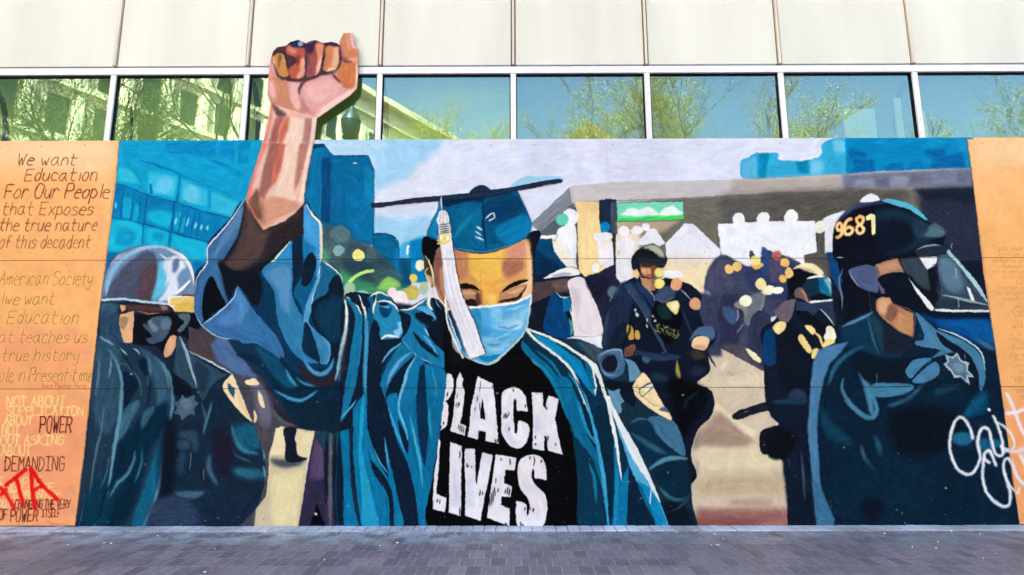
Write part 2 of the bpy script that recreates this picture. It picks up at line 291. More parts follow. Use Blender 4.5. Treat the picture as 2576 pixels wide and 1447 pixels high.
paint("""
# ---- painted sky, far buildings and street behind the figures
""")
BOARD = CAN.copy()
MUR = np.array([(300, 300), (300, 357), (293, 448), (280, 551), (268, 653), (250, 791), (240, 884), (227, 996), (213, 1146), (188, 1327), (186, 1350), (2572, 1350),
                (2566, 1325), (2543, 1181), (2523, 1009), (2503, 871), (2487, 771), (2473, 681), (2460, 573), (2448, 466), (2432, 345), (2426, 300)], float)
MUR[:, 0] += np.concatenate([np.zeros(2), rng.uniform(-1, 1, 20)])
lay(cover([MUR]), hexc('dde2f7'))
paint("""
11 sb10 a3d3f5 : 600 40 1870 40 1740 250 1600 330 1540 440 1330 520 1190 600 1190 400 1130 230 770 220 690 110
11 sb8a70 c4ddf6 : 700 90 1250 80 1300 140 900 200
11 sb9 9fd2f2 : 1190 830 1450 850 1760 830 1700 1040 1430 1250 1430 1100 1180 1010
11 sb6a80 cfdcf6 : 1200 720 1600 730 1780 720 1760 800 1500 850 1300 800
11 pb4 4fb2e8 : 1440 1120 1620 1040 1740 1020 1700 1447 1440 1447
11 pb3 0d84c6 : 1545 1090 1700 1050 1720 1500 1540 1500
21 sb12a60 d0d4f0 : 900 100 1560 90 1560 460 1000 480 / 100 80 500 90 480 400 200 420
20 sb10a30 c8d2ee : 0 1400 800 1400 900 1447 0 1447
# left tall building front
01 p 23a6df painted_building : 1200 60 2640 60 2620 900 2500 1300 1900 1500 1030 1500 1060 1250 1160 500
01 pb3 0e8ecf : 1660 90 2010 90 2030 200 2450 400 2420 425 2100 275 1980 225 1660 160
01 p 0f86c8 : 1700 180 1840 185 1850 210 1700 205
01 pb2 0f8fd0 : 2010 85 2170 85 2160 230 2010 200 / 2210 85 2360 85 2350 290 2205 200 / 2400 85 2520 85 2500 310 2390 310
01 sb3a60 48b8e8 : 2440 180 2520 200 2530 230 2450 220 / 2030 240 2130 260 2120 280 2040 270
01 t7 0c82bf : 1400 268 1530 310 1720 370 1835 425
01 pb4 49bfe8 : 1500 380 1790 430 1760 650 1480 600 / 1830 460 2090 570 2080 740 1810 680 / 2120 590 2240 620 2400 700 2330 840 2110 780 / 1190 330 1330 380 1420 520 1180 480
01 sb5a60 70cdf0 : 1620 440 1740 470 1700 600 1560 580 / 1880 520 2000 580 1980 700 1850 670
01 l5 138ccc : 1805 430 1790 620
01 l7 0f80b8 : 1790 620 1762 760 / 1515 520 1522 600
01 l4 1795d0 : 2110 580 2105 750
01 l3 1592cf : 1830 430 2060 520 2300 610
01 p 0a84c4 : 1160 500 1300 540 1480 620 1760 690 2060 790 2350 860 2090 1095 1730 1000 1450 910 1115 845
01 pb2 2eaee0 : 1240 640 1330 660 1300 860 1225 840 / 1360 700 1400 720 1380 880 1330 870
01 sb5 2fb6e6 : 1510 770 1720 800 1690 950 1490 880
01 pb2a80 3bb4e2 : 1770 780 1830 800 1780 980 1740 960 / 1850 850 1890 860 1850 1000 1800 990
01 t6 74cff1 : 1775 845 1760 920 / 1898 840 1878 940 / 1972 890 1955 960 / 2028 910 2015 975 / 2088 920 2080 980 / 1165 690 1160 760
01 l2 0a5f9c : 1240 540 1210 860 / 1350 590 1310 880 / 1410 700 1390 890 / 1840 740 1790 1000 / 1895 760 1842 1025 / 1960 770 1912 1045 / 2012 790 1972 1060
01 l3 0a5a96 : 1480 620 1450 910 / 1750 700 1720 1000
01 l2 0a5288 : 1160 500 1300 545 1480 620 1760 692 2060 790 2340 858
01 l3 0a5288 : 1120 848 1450 915 1730 998 2100 1100
01 sb3 3cc0ee : 1125 890 1420 930 1390 1170 1100 1185 / 1490 960 1690 1000 1680 1120 1480 1100
01 sb4 1fa0da : 1190 970 1350 990 1330 1120 1170 1120 / 1540 1000 1640 1020 1630 1080 1530 1070
01 pb3 38bcec : 1740 1020 2085 1110 2070 1280 1930 1290 1800 1170 1720 1150
01 l4 0e7ebb : 1440 920 1430 1120
01 l6 0e7ebb : 1715 1000 1695 1140
01 pb4 0a78bd : 1065 1190 1210 1190 1110 1330 1030 1460 / 1930 1285 2090 1290 2060 1340 1970 1460
# towers
11 p 0e6ba6 painted_tower : 570 112 680 106 770 222 1130 225 1188 375 1180 1115 640 1110 480 690
11 pb2 0b4a7e : 655 260 755 235 745 900 650 900
11 p 123e64 : 572 114 680 108 702 135 568 158
11 pb3 1176b0 : 565 165 690 155 655 270 640 880 490 690
11 pb5 0f75b4 : 900 600 1180 600 1178 1110 900 1100
11 pb5a80 2f8bbd : 1095 330 1186 380 1182 620 1170 800 1090 600
11 l2 123a5c : 770 226 1120 228
11 p d5e6f5 : 978 292 1016 292 1016 306 978 306
11 l2a60 4f9ec9 : 660 480 655 560 650 700 640 860
11 s 0b6aa2 painted_tower : 1178 1013 1330 1013 1405 1055 1437 1130 1437 1447 1437 1560 1100 1560 1178 1115
11 l2 0c3252 : 1180 1013 1330 1013 1405 1050
11 p 17567f : 1440 1258 1552 1254 1556 1560 1440 1560
11 pb4 0f7ec0 : 1400 1150 1437 1150 1440 1440 1390 1440
11 p eef3fb : 1516 1130 1545 1130 1545 1150 1532 1152 1530 1216 1508 1216
# trees and bokeh
11 sb7 3c5861 : 660 960 800 925 930 960 1000 1080 1140 1110 1300 1260 1400 1420 1400 1900 650 1900
11 sb8a80 24424d : 900 1280 1300 1260 1400 1500 1250 1560 1000 1500
11 sb4 567680 : 770 960 850 930 930 980 940 1060 870 1110 780 1080 740 1010
11 sb4a70 4c6a72 : 680 1080 800 1100 900 1180 860 1280 720 1290 670 1200 / 1130 1140 1190 1160 1200 1280 1100 1290
11 sb4 459a74 : 655 1160 700 1180 730 1240 720 1300 660 1280
12 sb8 3f9468 : 820 30 1000 120 1200 180 1320 160 1460 200 1500 280 1300 300 880 300
12 sb8a80 3c5f66 : 1150 20 1350 0 1480 100 1400 180 1200 150
12 sb3 90cf66 : 1225 200 1280 130 1340 105 1430 150 1450 200 1380 230 1240 236
11 c 86aeb2 : 832 1177 56
11 c f8f191 : 1031 1226 62
11 c f1f3d6 : 1650 1328 54
12 c e5d964 : 1582 115 44
12 l9 c0ec80 : 940 152 1000 100 1080 60 1172 42
12 cb1 a9c6b2 : 940 222 60
12 cb1 c6b95f : 1560 262 78
12 cb1 c9ceA0 : 1690 200 46
12 cb1 a9cbb6 : 1678 242 42
12 sb1 9fc8d2 : 1010 250 1080 236 1130 262 1110 300 1020 310 960 290
12 sb1 e3c778 : 890 270 960 262 980 290 930 310 890 300
12 c f5dfe2 : 1368 262 50
12 s e8f3f8 : 1300 300 1340 320 1320 340 1290 320
12 c faeaf0 : 1445 326 84
12 cb1a60 ffffff : 1450 310 40
# blue roofline at right
21 s 46aedf painted_building : 2440 200 2600 195 2677 205 2682 268 2850 274 3000 266 3110 215 3117 112 3237 48 3350 60 3352 420 3000 440 2580 455 2325 455 2295 310 2310 265 2380 240
21 pb3 5cb8e4 : 2300 300 2450 220 2460 450 2330 450
21 pb2 1390c6 : 2480 210 2580 205 2570 300 2540 450 2480 450
31 pb4 1488bd : 280 292 405 280 420 400 320 400
31 sb6a80 7fcdee : 660 70 760 90 770 180 680 190 / 430 290 540 280 540 400 440 410
31 p 0a8dcf painted_building : 775 30 2060 20 2080 348 1700 360 1100 380 790 408
31 pb3 0a6bb3 : 800 150 1000 200 985 250 820 240 / 850 260 1060 270 1075 385 840 395 / 1590 165 1780 155 1785 230 1640 250 1580 210 / 1650 250 1980 190 1985 345 1640 350
31 pb4 0b76bd : 1220 300 1360 300 1370 370 1180 380 / 1420 300 1560 270 1560 345 1420 350
31 sb6a60 39a6dc : 1600 60 1740 80 1760 130 1650 140 / 1100 60 1200 50 1200 90 1100 90 / 1850 60 1980 70 2010 330 1960 200
# overpass
21 p c6c1c6 painted_overpass : 585 530 1000 490 1700 480 2600 455 3280 412 4605 350 4632 525 4000 560 3330 580 2600 603 1900 640 1400 668 640 692 598 690
21 pb8 b3a9a4 : 2200 480 3280 430 3330 570 2200 610
21 pb12a60 d2ccc8 : 640 600 1400 580 1400 640 640 670
31 pb8 6b7088 : 740 415 2200 340 2200 520 1400 558 760 585
31 pb5 8f95a8 : 1230 430 1420 425 1400 545 1220 555 / 900 460 1060 450 1090 560 840 570
31 pb5 7a8098 : 1640 400 1900 385 1900 500 1650 520
31 l3 8c8684 : 0 600 300 592 760 582 1400 556
21 l3 8a8688 : 640 692 1400 668 1900 642 2570 604
21 pb2 6f6b62 : 1055 700 1730 655 2600 606 3330 584 4080 558 4640 545 4760 1500 1055 1500
21 pb14 5a5856 : 2100 625 3600 570 3600 1450 2100 1300
31 pb14 57544f : 0 605 1400 565 1500 1400 0 1400
31 pb10 26303f : 1520 575 2300 525 2400 1500 1500 1500
31 pb6 19242f : 1450 560 2200 530 2200 700 1600 680
21 p 777f8b painted_overpass : 580 545 597 690 270 992 190 906
21 pb3 59636f : 600 690 640 720 640 1040 270 1040 270 990 430 850
21 pb4a60 8d949e : 570 560 590 680 420 830 230 960 200 910
21 p f7dba0 : 640 688 1060 688 1060 1500 670 1500 640 1100
21 pb4 f0cf96 : 650 690 860 690 860 800 660 800
21 pb5 f2e2cc : 1045 890 1300 900 1260 1500 1045 1500
21 pb8 f4dfb8 : 1500 1250 2110 1220 1960 1640 1500 1660
21 l5 4a4256 : 636 750 650 1000 650 1200 668 1430
21 s f2f2fa : 470 960 550 930 640 940 645 1240 580 1260 490 1150 440 1050
21 c f0f0f8 : 582 850 88
21 s f3eee0 : 400 1050 490 1090 600 1260 635 1350 560 1330 460 1220
21 c 63ceb6 : 505 866 62
# traffic light
21 p 1d2a3c painted_traffic_light : 878 675 935 672 940 660 1000 660 1005 672 1045 670 1056 1012 985 1012 900 990 880 880
21 p 3d4b61 : 992 692 1045 688 1050 1010 992 1010
21 c 0e90d2 : 935 945 54
21 p 2b2a3b : 990 1010 1045 1010 1038 1110 1005 1090
21 l7 2b2a3b : 1025 1090 1030 1250 1035 1500
# street sign
21 pb6 b7a48e : 1060 890 1720 860 1500 1000 1060 1000
21 p 7adcc0 painted_street_sign : 1055 700 1400 690 1720 684 1727 865 1400 880 1058 890
21 pb1 3ddc55 : 1060 850 1300 845 1720 818 1725 862 1060 886
21 sb1 eef7f4 : 1100 822 1130 790 1180 752 1280 768 1300 760 1380 740 1440 780 1480 818 1300 830 / 1480 822 1530 760 1620 728 1680 780 1722 808 1600 828
21 l2 59766c : 1060 888 1400 880 1725 866
21 c f4f0f8 : 1125 985 56 1345 940 38
21 s f4f0f8 : 1190 970 1240 930 1310 950 1310 990 1250 1020 1200 1000
21 s f2eef6 : 830 1010 990 1000 1000 1060 850 1085 / 860 1080 930 1080 910 1300 880 1320 / 950 1090 1000 1090 1022 1300 980 1372 910 1330
21 c eee8f4 : 1145 1140 96
21 c f4f0f6 : 840 1348 44
21 p eceaf2 : 1045 1220 1200 1220 1200 1480 1045 1500
# white tents
21 p eaeaf6 painted_tent : 1380 960 1440 956 1540 1105 1460 1150 1240 1110
21 p e9e9f7 painted_tent : 1730 908 1815 908 2095 1168 2095 1225 1980 1290 1560 1290 1540 1110
21 pb8 efe0d6 : 1560 1220 2000 1230 1960 1320 1560 1320
21 p f1f3fc painted_building : 2065 912 2600 884 3042 880 3062 1195 2930 1225 2936 1320 2760 1345 2600 1290 2360 1390 2290 1385 2110 1225 2090 1150
21 c f4f4fa : 2280 866 64 2523 858 66
31 c f4f4fa : 230 842 74
31 c eff1dd : 525 942 64
31 p e9eef7 : 552 860 600 830 790 772 720 860 680 940 665 1200 572 1205 572 1000
# crowd at the back
22 sb2 3d445e : 1985 0 2110 -118 2250 -60 2400 0 2560 -120 2800 -90 2960 60 2960 400 2560 560 2540 1120 2350 960 2050 790 1930 250
22 sb5 474a64 : 1990 20 2100 -100 2180 -60 2200 300 2050 700 1980 500 1960 200
22 sb6 2d3b5e : 2350 40 2600 -60 2900 0 2900 250 2700 350 2400 200
22 sb6 2a3148 : 2100 300 2300 340 2300 600 2200 900 2050 760
22 sb4 3b5274 : 2120 400 2270 440 2280 520 2220 580 2140 520
22 sb2 8f9189 : 2240 360 2400 300 2540 270 2500 470 2420 570 2350 580 2320 440 2240 410
22 sb3 6e7280 : 2400 300 2530 270 2470 480 2350 580
22 s 30384c : 2390 560 2480 440 2600 520 2600 1100 2400 980
22 sb6 4d4a58 : 2100 780 2300 800 2540 1040 2480 1060 2200 900
22 l2 9aa9b4 : 2265 430 2275 500 2255 540 / 2330 580 2260 660
20 p 3a4058 : 2385 3900 2400 3860 2440 3870 2460 3900
21 s 373e58 : 2385 1190 2410 1185 2440 1230 2400 1300 / 2500 1240 2570 1180 2620 1200 2600 1280 2500 1270
31 sb2 2a4a78 : -60 1150 0 1180 60 1250 60 1400 -60 1420
31 sb2 4a4868 : 20 1240 120 1260 180 1360 120 1480 20 1480
22 cb1 7f9ab2 : 1960 285 40
22 c fdf9dc : 2346 345 60
22 c fcecaa : 2500 176 58
22 cb1 fbf0bc : 2552 245 42
21 c f6ca7a : 2180 1366 46 2262 1340 48
21 s f3b96c : 2400 1320 2510 1300 2525 1330 2450 1372
21 c f6e896 : 2446 1276 52
31 cb1 b3625e : 85 1230 50
31 c f2bd6c : 170 1300 46
22 s f6ecc0 : 2350 830 2400 840 2500 930 2490 965 2420 930
# street
22 p d8c7b0 painted_street : 1860 1160 1940 900 1985 830 2060 800 2560 1070 2660 1300 2640 1447 2720 2000 2800 2640 1800 2640 1790 2050 1800 1700 1890 1400
22 pb10 e6d5b9 : 1870 1130 2560 1080 2600 1190 1880 1200
23 pb8 e9d9b8 : 1830 480 2760 470 2760 700 1850 700
23 sb8 aa917f : 1850 420 2080 120 2120 130 2300 300 2440 400 2300 470
23 pb5 efdfbe : 1980 60 2060 40 2460 330 2440 400 2300 300 2120 130
23 pb6 a08f82 : 1820 380 1900 300 1900 450 1820 520
23 pb14 c9b595 : 1850 780 2760 760 2760 950 1850 960
23 pb10 9c6a63 : 1850 1090 2800 1090 2800 1290 1850 1290
23 pb10 8b5450 : 1850 1190 2500 1190 2500 1290 1850 1290
23 sb6a60 b08a78 : 2200 1000 2600 1010 2600 1060 2200 1060
22 sb5 e6dcc0 : 2080 1010 2150 930 2180 960 2120 1030
22 sb5a70 d0c2aa : 1960 900 2080 870 2110 930 2050 1020 1960 1010
22 l1 9a8a78 : 2168 1100 2168 1055 2200 1100 2205 1055 / 2225 1100 2235 1070
23 sb4 c2b2b0 : 1840 600 1880 620 1880 720 1830 790
# shade between the figures
12 pb5 33323e : -700 700 100 600 700 1000 700 1700 560 1660 420 1640 240 1640 20 1440 -240 1100 -700 860
22 pb4 16222f : 470 690 900 800 1100 800 1300 1000 1700 1700 1800 2640 900 2640 600 1400
22 pb3 39405a : 1840 250 2060 300 2110 900 1900 900
32 pb4 141f2c : 540 250 800 250 800 900 420 1020 480 700
32 pb4 0d2032 : 1460 460 2400 560 2400 1100 1500 800
33 pb3 12202c : 130 520 700 400 700 1290 220 1290
12 pb4 1a2a3a : 860 300 1900 430 1900 900 900 900
""")
paint("""
# ================= officer in the tall helmet at left
02 p 132a3a painted_officer_left : 1010 340 1230 335 1480 362 1740 385 1985 440 2040 600 1900 740 1900 860 2340 1075 2560 1447 2620 1700 2672 2000 2690 2300 2590 2460 2440 2630 750 2630 890 1447
02 p 27495f : 1010 355 1205 380 1190 500 1235 775 1000 700
02 pb6 34566b : 1010 360 1190 380 1150 470 1010 460
02 s 1c3a4b : 980 690 1080 740 1340 780 1480 840 1640 970 1740 1200 1735 1447 1690 1640 1640 1900 1580 2250 1440 2630 750 2630 860 1900 930 1200
02 sb6 2d4f66 : 980 720 1200 780 1200 1100 1180 1500 1080 1700 940 1500 930 1200
02 sb5 34566e : 1400 820 1560 900 1680 1100 1700 1400 1600 1500 1560 1200 1480 950
02 sb2 0b2031 : 1240 1050 1340 1100 1400 1180 1340 1300 1250 1420 1235 1200
02 sb2 0b2031 : 1395 950 1470 930 1480 1100 1430 1060 / 1330 1020 1370 1060 1390 1180 1340 1100
02 t10b1 5e8ea8 : 1090 830 1180 980 1225 1180 1210 1447 1180 1700 1140 1950 1080 2300
02 t8b1 49758d : 1480 900 1510 1000 1490 1200
02 t5 8fb0c0 : 1340 820 1390 860 1405 890 / 1210 820 1280 890
02 t7 7598aa : 1000 705 1080 750 1150 790
02 t5 5f88a0 : 1110 890 1115 1000 1090 1120
03 sb5 082b3d : 1190 440 1330 280 1440 120 1600 60 1690 20 1640 300 1500 520 1400 900 1200 1280 770 1280 980 900
03 sb5 0d3a4e : 900 900 1100 760 1250 820 1150 1000 1050 1270 830 1270
03 sb3 3a667e : 1250 110 1380 0 1400 60 1320 200 1230 380 1190 400
03 sb4 2f5a72 : 1440 120 1560 60 1520 160 1420 300
03 t5b1 5a7d96 : 1040 60 1020 300 960 550 915 830 900 950
03 t8b1 6598b2 : 1225 -40 1200 200 1150 450 1120 700 1080 960
03 t8b1 4f8399 : 1362 505 1335 640 1270 760 1180 840 1100 980
03 sb4 1f6489 : 1560 520 1640 260 1690 280 1645 620 1590 900 1490 1275 1320 1275 1440 900
03 t8b1 7aa6bd : 1690 250 1650 500 1605 850 1540 1050 1440 1275
02 t9b1 54869f : 1640 960 1720 1150 1735 1380 1700 1600
03 t3 3f5a74 : 840 1060 810 1200 790 1275
02 t4b1 6f94a8 : 1000 900 990 1100 960 1300
02 t5b1 3f6478 : 1150 960 1290 1000 1400 1150 1420 1300
02 t4 0a1c2a : 1215 860 1290 960 1340 1060
02 t5b1 0a1c2a : 1440 960 1500 1100 1500 1300 1460 1440
02 t5b1 5e8a9e : 1560 900 1660 1040 1700 1240
03 t5b1 3d6376 : 1000 900 1060 760 1110 560
03 t5b1 0a2030 : 1250 520 1160 760 1040 1000 980 1240
03 t6b1 2f6a84 : 1430 480 1420 640 1350 840
03 t4b1 0c1722 : 1690 560 1720 800 1700 1000
03 t5b1 345a72 : 2020 20 2060 160 2050 300
03 t5b2 3c6076 : 2300 420 2380 560 2520 620
# helmet
02 s 6a87aa painted_helmet : 1025 345 1040 170 1090 0 1180 -120 1340 -195 1540 -208 1740 -185 1880 -90 1955 60 1968 200 1950 300 1700 390 1480 375 1300 352
02 sb4 43536e : 1040 330 1110 180 1200 100 1390 230 1390 330
02 sb3 49506a : 1120 300 1200 60 1330 -70 1480 -160 1570 -100 1570 100 1520 330 1380 335
02 sb3 56424c : 1390 330 1420 90 1500 -30 1590 0 1600 120 1540 335
02 sb3 5bc0e6 : 1570 150 1600 -40 1660 -30 1680 200 1560 335 1520 335
02 sb3 dfe8f8 : 1640 -20 1700 -90 1800 -110 1870 0 1840 200 1720 310 1590 350 1690 180
02 t14b2 86b8e0 : 1060 300 1110 90 1230 -80 1420 -170
02 t6b1 c2a4bf : 1110 0 1180 -90 1270 -140
02 t9b1 9fc6e4 : 1250 -110 1420 -180 1600 -200 1760 -170
02 sb3 6f93be : 1790 80 1890 10 1935 120 1860 220 1800 250
02 sb3 5a6f96 : 1740 -60 1800 -80 1790 20 1740 60
02 t9b1 eef2fa : 1680 -180 1840 -100 1930 50 1955 200
02 t8 f2f5fc : 1760 290 1830 220 1920 130
02 t7b1 d8e6f4 : 1600 -130 1680 -60 1700 60 1660 220
02 l7 b9d8ee : 1022 340 1240 330 1480 358 1690 378
02 l3 1b2c44 : 1022 356 1240 345 1480 378 1700 392
02 p f0f2ee : 1680 330 1700 300 1975 290 1970 475 1740 475 1740 440 1690 400
02 p edcd72 : 1715 318 1958 304 1955 460 1765 458 1755 400 1705 380
02 sb2a60 d9ae4c : 1750 400 1850 360 1950 380 1950 450 1770 450
02 p 7a2236 : 1830 284 1955 282 1955 302 1830 296
# face, goggles and breathing mask
02 p 2b2230 painted_face : 1200 362 1480 372 1700 390 1760 455 1985 465 2020 600 1900 740 1780 800 1660 925 1600 800 1340 775 1240 768 1195 560
02 p e2b083 : 1205 386 1272 390 1262 430 1222 462
02 p e6b588 : 1205 480 1352 448 1330 768 1240 768 1198 570
02 sb1 a68469 : 1205 520 1290 518 1250 630 1212 610
02 sb3 4a3536 : 1270 390 1620 400 1600 450 1300 440
02 t3 b27c5e : 1380 452 1500 472 1620 472
02 sb2 a3776a : 1610 395 1670 400 1690 430 1640 440
02 p 0a0f17 : 1350 478 1500 488 1740 455 1760 480 1985 462 2025 600 1900 740 1820 690 1760 830 1660 925 1590 800 1338 772
02 s 42566d : 1500 545 1560 505 1700 505 1722 600 1640 740 1520 775 1465 725 1530 700 1440 600 1455 565 1540 650
02 sb2 5d748b : 1610 550 1690 515 1712 600 1640 640
02 sb2 6b8096 : 1480 560 1520 530 1540 580 1600 620 1540 660
02 s 526579 : 1795 478 1905 476 1895 570 1815 662 1785 640 1850 560 1800 510
02 s d6a07c : 1705 705 1770 698 1778 780 1720 880 1662 915 1648 850
02 sb2a60 e9be98 : 1690 740 1740 720 1730 830 1680 870
02 s 2c4a5c painted_collar : 1790 700 1760 900 1745 1060 1850 1140 1950 1230 1992 1225 1900 870
02 t9 93aebf : 1805 700 1870 850 1930 1040 1985 1225
02 s 2b4b5d painted_collar : 1905 865 2000 930 2220 1060 2290 1085 2200 1140 2110 1240 2040 1345 2000 1280 1960 1100
02 sb3 20364a : 1960 960 2100 1050 2060 1250 2010 1230
02 t6 cfe2ec : 1895 850 2050 920 2200 1000 2340 1082
02 sb3 0b1520 : 1740 1080 1840 1150 1940 1250 1900 1300 1760 1300 1735 1200
02 p 4d6378 painted_badge : 1832 1276 1862 1320 1958 1285 1962 1342 2004 1372 1960 1420 1962 1492 1895 1490 1832 1552 1808 1492 1742 1472 1775 1420 1745 1360 1810 1350
02 sb2a70 5f7a90 : 1800 1340 1900 1330 1940 1400 1860 1440
02 s f5dfb6 painted_patch : 2238 1185 2330 1078 2380 1090 2420 1200 2500 1400 2572 1540 2560 1568 2520 1560 2430 1480 2320 1350 2255 1260
02 p 2a566c : 2290 1168 2362 1222 2352 1325 2295 1250
02 sb3a60 e9c79a : 2400 1350 2460 1400 2540 1530 2480 1500
# body folds
03 sb4 28485f : 1790 320 1960 310 1990 400 1985 520 1930 510 1920 430 1850 385 1790 385
03 sb3 2b4b60 : 1760 420 1880 405 1905 480 1800 495
03 t14b4 35607c : 2110 540 2100 700 2190 860
03 sb4 3f6a8a : 1765 930 1920 915 2060 925 1960 985 1820 985
03 sb6a80 2a4c62 : 1780 560 1860 540 1840 700 1770 730
03 t14b3 3b82a2 : 2330 250 2370 400 2450 500 2600 545
03 sb6 235f7c : 2350 280 2560 250 2620 480 2450 480
03 sb6 2a627e : 2340 690 2500 680 2640 720 2640 790 2400 780
03 t6b2 4a7c94 : 2130 20 2080 200 2040 350
03 sb10 0a1622 : 1640 200 1780 240 1740 900 1620 1100 1600 800
03 sb10 1b1c2c : 2130 300 2330 380 2330 700 2200 760
03 sb8 2b4058 : 1560 1000 1900 1000 1980 1270 1500 1270
13 t8b1 58a0bd : 20 240 70 440 80 600
13 t9b1 5a96b4 : 70 660 108 800 90 930
03 l1 d8d0c0 : 1918 530 1915 610 / 1912 620 1908 700 / 2050 700 2052 800
# ================= gap behind the raised arm: street, boot, purple trousers
12 p 484852 painted_backdrop : -680 600 -395 700 -200 960 20 1250 440 1630 430 2640 -200 2640 0 2440 60 2300 100 2100 90 1900 0 1650 -232 1075 -660 830
12 sb4 4a3f46 : -680 740 -530 600 -390 700 -430 780 -380 950 -660 850
12 pb3 4c6c9e : -400 700 -280 720 -180 890 -70 960 20 1120 -40 1110 -240 1060 -390 940 -450 790
12 sb3 37272f : -270 730 -30 770 60 1000 0 1080 -100 960 -180 840
12 sb6 6a6a80 : -60 1100 60 1180 160 1420 120 1620 40 1560 -20 1300
12 s f8e4ba : -112 1150 -20 1122 30 1170 20 1190 -80 1188
12 s fae6bc : 20 1255 55 1290 92 1412 60 1418 35 1370
12 s f2ddb0 : -20 1440 8 1500 2 1560 -20 1570
13 p f0e2b8 painted_street_gap : 200 290 255 265 298 280 300 310 275 345 298 440 300 560 130 552 170 430
13 p efe0b4 : 405 285 590 312 570 440 525 580 510 595 410 550 412 450 388 400
13 p d8caa8 : 130 548 520 575 500 760 430 1290 -20 1290 0 1100 100 960 125 750
13 pb8 ecdfb0 : 150 760 480 720 420 1270 150 1270
13 pb8a70 cdbba4 : 0 1120 120 980 160 1270 0 1270
13 sb5 4c505a : 150 590 300 600 420 620 500 605 430 660 260 680 170 640
13 s 121d2b painted_boot : 292 285 404 285 388 400 412 540 450 570 512 592 420 625 300 605 302 430 280 335
13 p 38304a painted_trousers : 590 330 850 310 880 700 880 1290 425 1290 530 610
13 pb4 54466a : 600 390 680 500 690 760 620 900 540 800 560 560
13 pb6 2a2c40 : 540 800 700 800 700 1275 440 1275
13 pb3 1c4658 : 590 320 850 310 880 600 870 1275 790 1275 780 500 690 520 650 430
13 s 05080f : 612 1050 650 1150 690 1280 550 1280 580 1150
13 t13b1 5d6470 : 752 330 752 700 745 1280
13 t11b1 141b26 : 712 330 705 700 705 1050
13 t13b1 141c28 : 790 330 790 800 800 1280
13 p e8e4e0 : 588 1132 616 1136 606 1158 590 1156
# ================= visored officer close behind the graduate, with a pale cloak
21 s 0e2034 painted_officer_behind : 160 1060 230 985 275 985 285 1030 390 1050 420 1180 500 1290 545 1340 720 1430 800 1600 940 2020 915 2170 780 2140 480 2090 180 1990 180 1450
21 s 0c4a76 : 255 1075 390 1058 400 1150 470 1260 530 1345 420 1330 300 1230 230 1180
21 sb3 0a3050 : 240 1180 350 1250 480 1340 330 1420 220 1400
21 p f1f2f8 painted_visor : 285 1028 460 1018 430 1080 390 1060 270 1062
22 p 4a3d3f : 195 160 560 125 590 260 420 275 300 330 190 375
22 sb3 6a5550 : 400 150 560 130 570 220 450 240
22 p 0d1824 : 190 375 300 330 440 262 590 290 640 480 620 720 480 745 150 625
22 s 0d4479 : 405 265 460 290 520 370 560 540 600 700 480 720 320 640 340 460
22 p 2070b0 : 500 290 590 322 590 440 520 462
22 s eadfe6 painted_cloak : 560 145 710 108 790 260 870 440 938 680 900 690 915 830 780 770 600 725 620 690 600 500 590 320
22 sb4a80 d2c8d4 : 600 200 680 300 660 500 630 440
22 sb3 f3f3fa : 700 700 900 695 912 820 780 765
22 p eef0f6 : 478 742 610 705 700 730 600 740
22 l1 8a7c88 : 610 700 780 705 925 682
22 t8 3f9c9c : 570 520 600 600 595 700
22 t3 dff0f4 : 440 255 500 310 590 300 / 580 420 610 520 600 560
22 s f1f0f6 painted_visor : 312 126 420 55 560 5 660 25 670 92 500 105
22 sb2 a9adbd : 400 90 520 60 600 70 500 105
22 l4 10161f : 320 130 500 108 715 92
# ================= standing officer in the middle distance
22 s 1f2639 painted_crowd : 735 112 870 60 960 10 1030 -10 1040 100 1090 170 1000 300 950 600 935 690 870 440 790 250
22 sb4 161b2b : 740 120 900 90 980 150 900 300 830 320
22 cb1 5a7288 : 1015 252 56
22 s 121826 painted_crowd : 1530 118 1700 150 1820 200 1900 290 1890 350 1780 345 1650 260
22 s 0d1726 painted_officer_middle : 1080 200 1130 160 1220 115 1290 110 1430 150 1530 125 1640 210 1700 240 1800 340 1880 460 1930 600 2040 640 2050 720 1990 800 1960 860 1985 1050 1860 1170 1990 1240 2030 1360 2000 1500 1880 1620 1820 1750 1800 1920 1845 2050 1850 2120 1790 2180 1700 2100 1500 1500 1290 1060 1100 830 915 830 930 600 1000 330
22 sb3 1d2d44 : 1080 190 1150 150 1210 280 1180 500 1100 790 920 820 935 640 985 400
22 sb5 13202f : 1040 620 1140 560 1130 800 960 820
22 sb3 1a3350 : 1160 150 1290 190 1420 330 1445 500 1330 440 1200 290
22 p 2e445e : 1130 175 1195 170 1420 500 1560 872 1538 872 1370 600 1170 280
22 sb2 3c4c6e : 1430 290 1530 195 1660 240 1640 300 1520 365 1440 330
22 sb4 101c2c : 1640 260 1800 350 1880 480 1700 600
22 t4 7f94aa : 1680 220 1760 290 1810 350
22 t6 c5ccc8 : 1300 205 1390 265 1440 345
22 sb2 04070d : 1440 370 1560 380 1700 470 1710 560 1650 720 1560 780 1400 560
22 sb3 12302f : 1450 400 1560 390 1600 520 1500 520
22 s eadf8a painted_badge : 1550 372 1650 338 1682 380 1670 450 1640 484 1580 425
22 sb1 f8f3c0 : 1600 380 1660 360 1660 420 1620 440
22 c 7f8c50 : 1474 615 6 1450 647 11 1602 664 7 1460 595 12 1645 691 6 1517 648 11 1621 678 10 1540 640 5 1673 676 7 1652 703 11 1552 651 8 1467 645 5 1456 592 9 1540 682 6 1520 647 7 1534 617 9 1628 633 6 1621 638 7 1478 581 10 1668 690 12 1433 648 11 1556 646 11 1492 623 6 1550 619 5 1433 634 7 1486 668 8
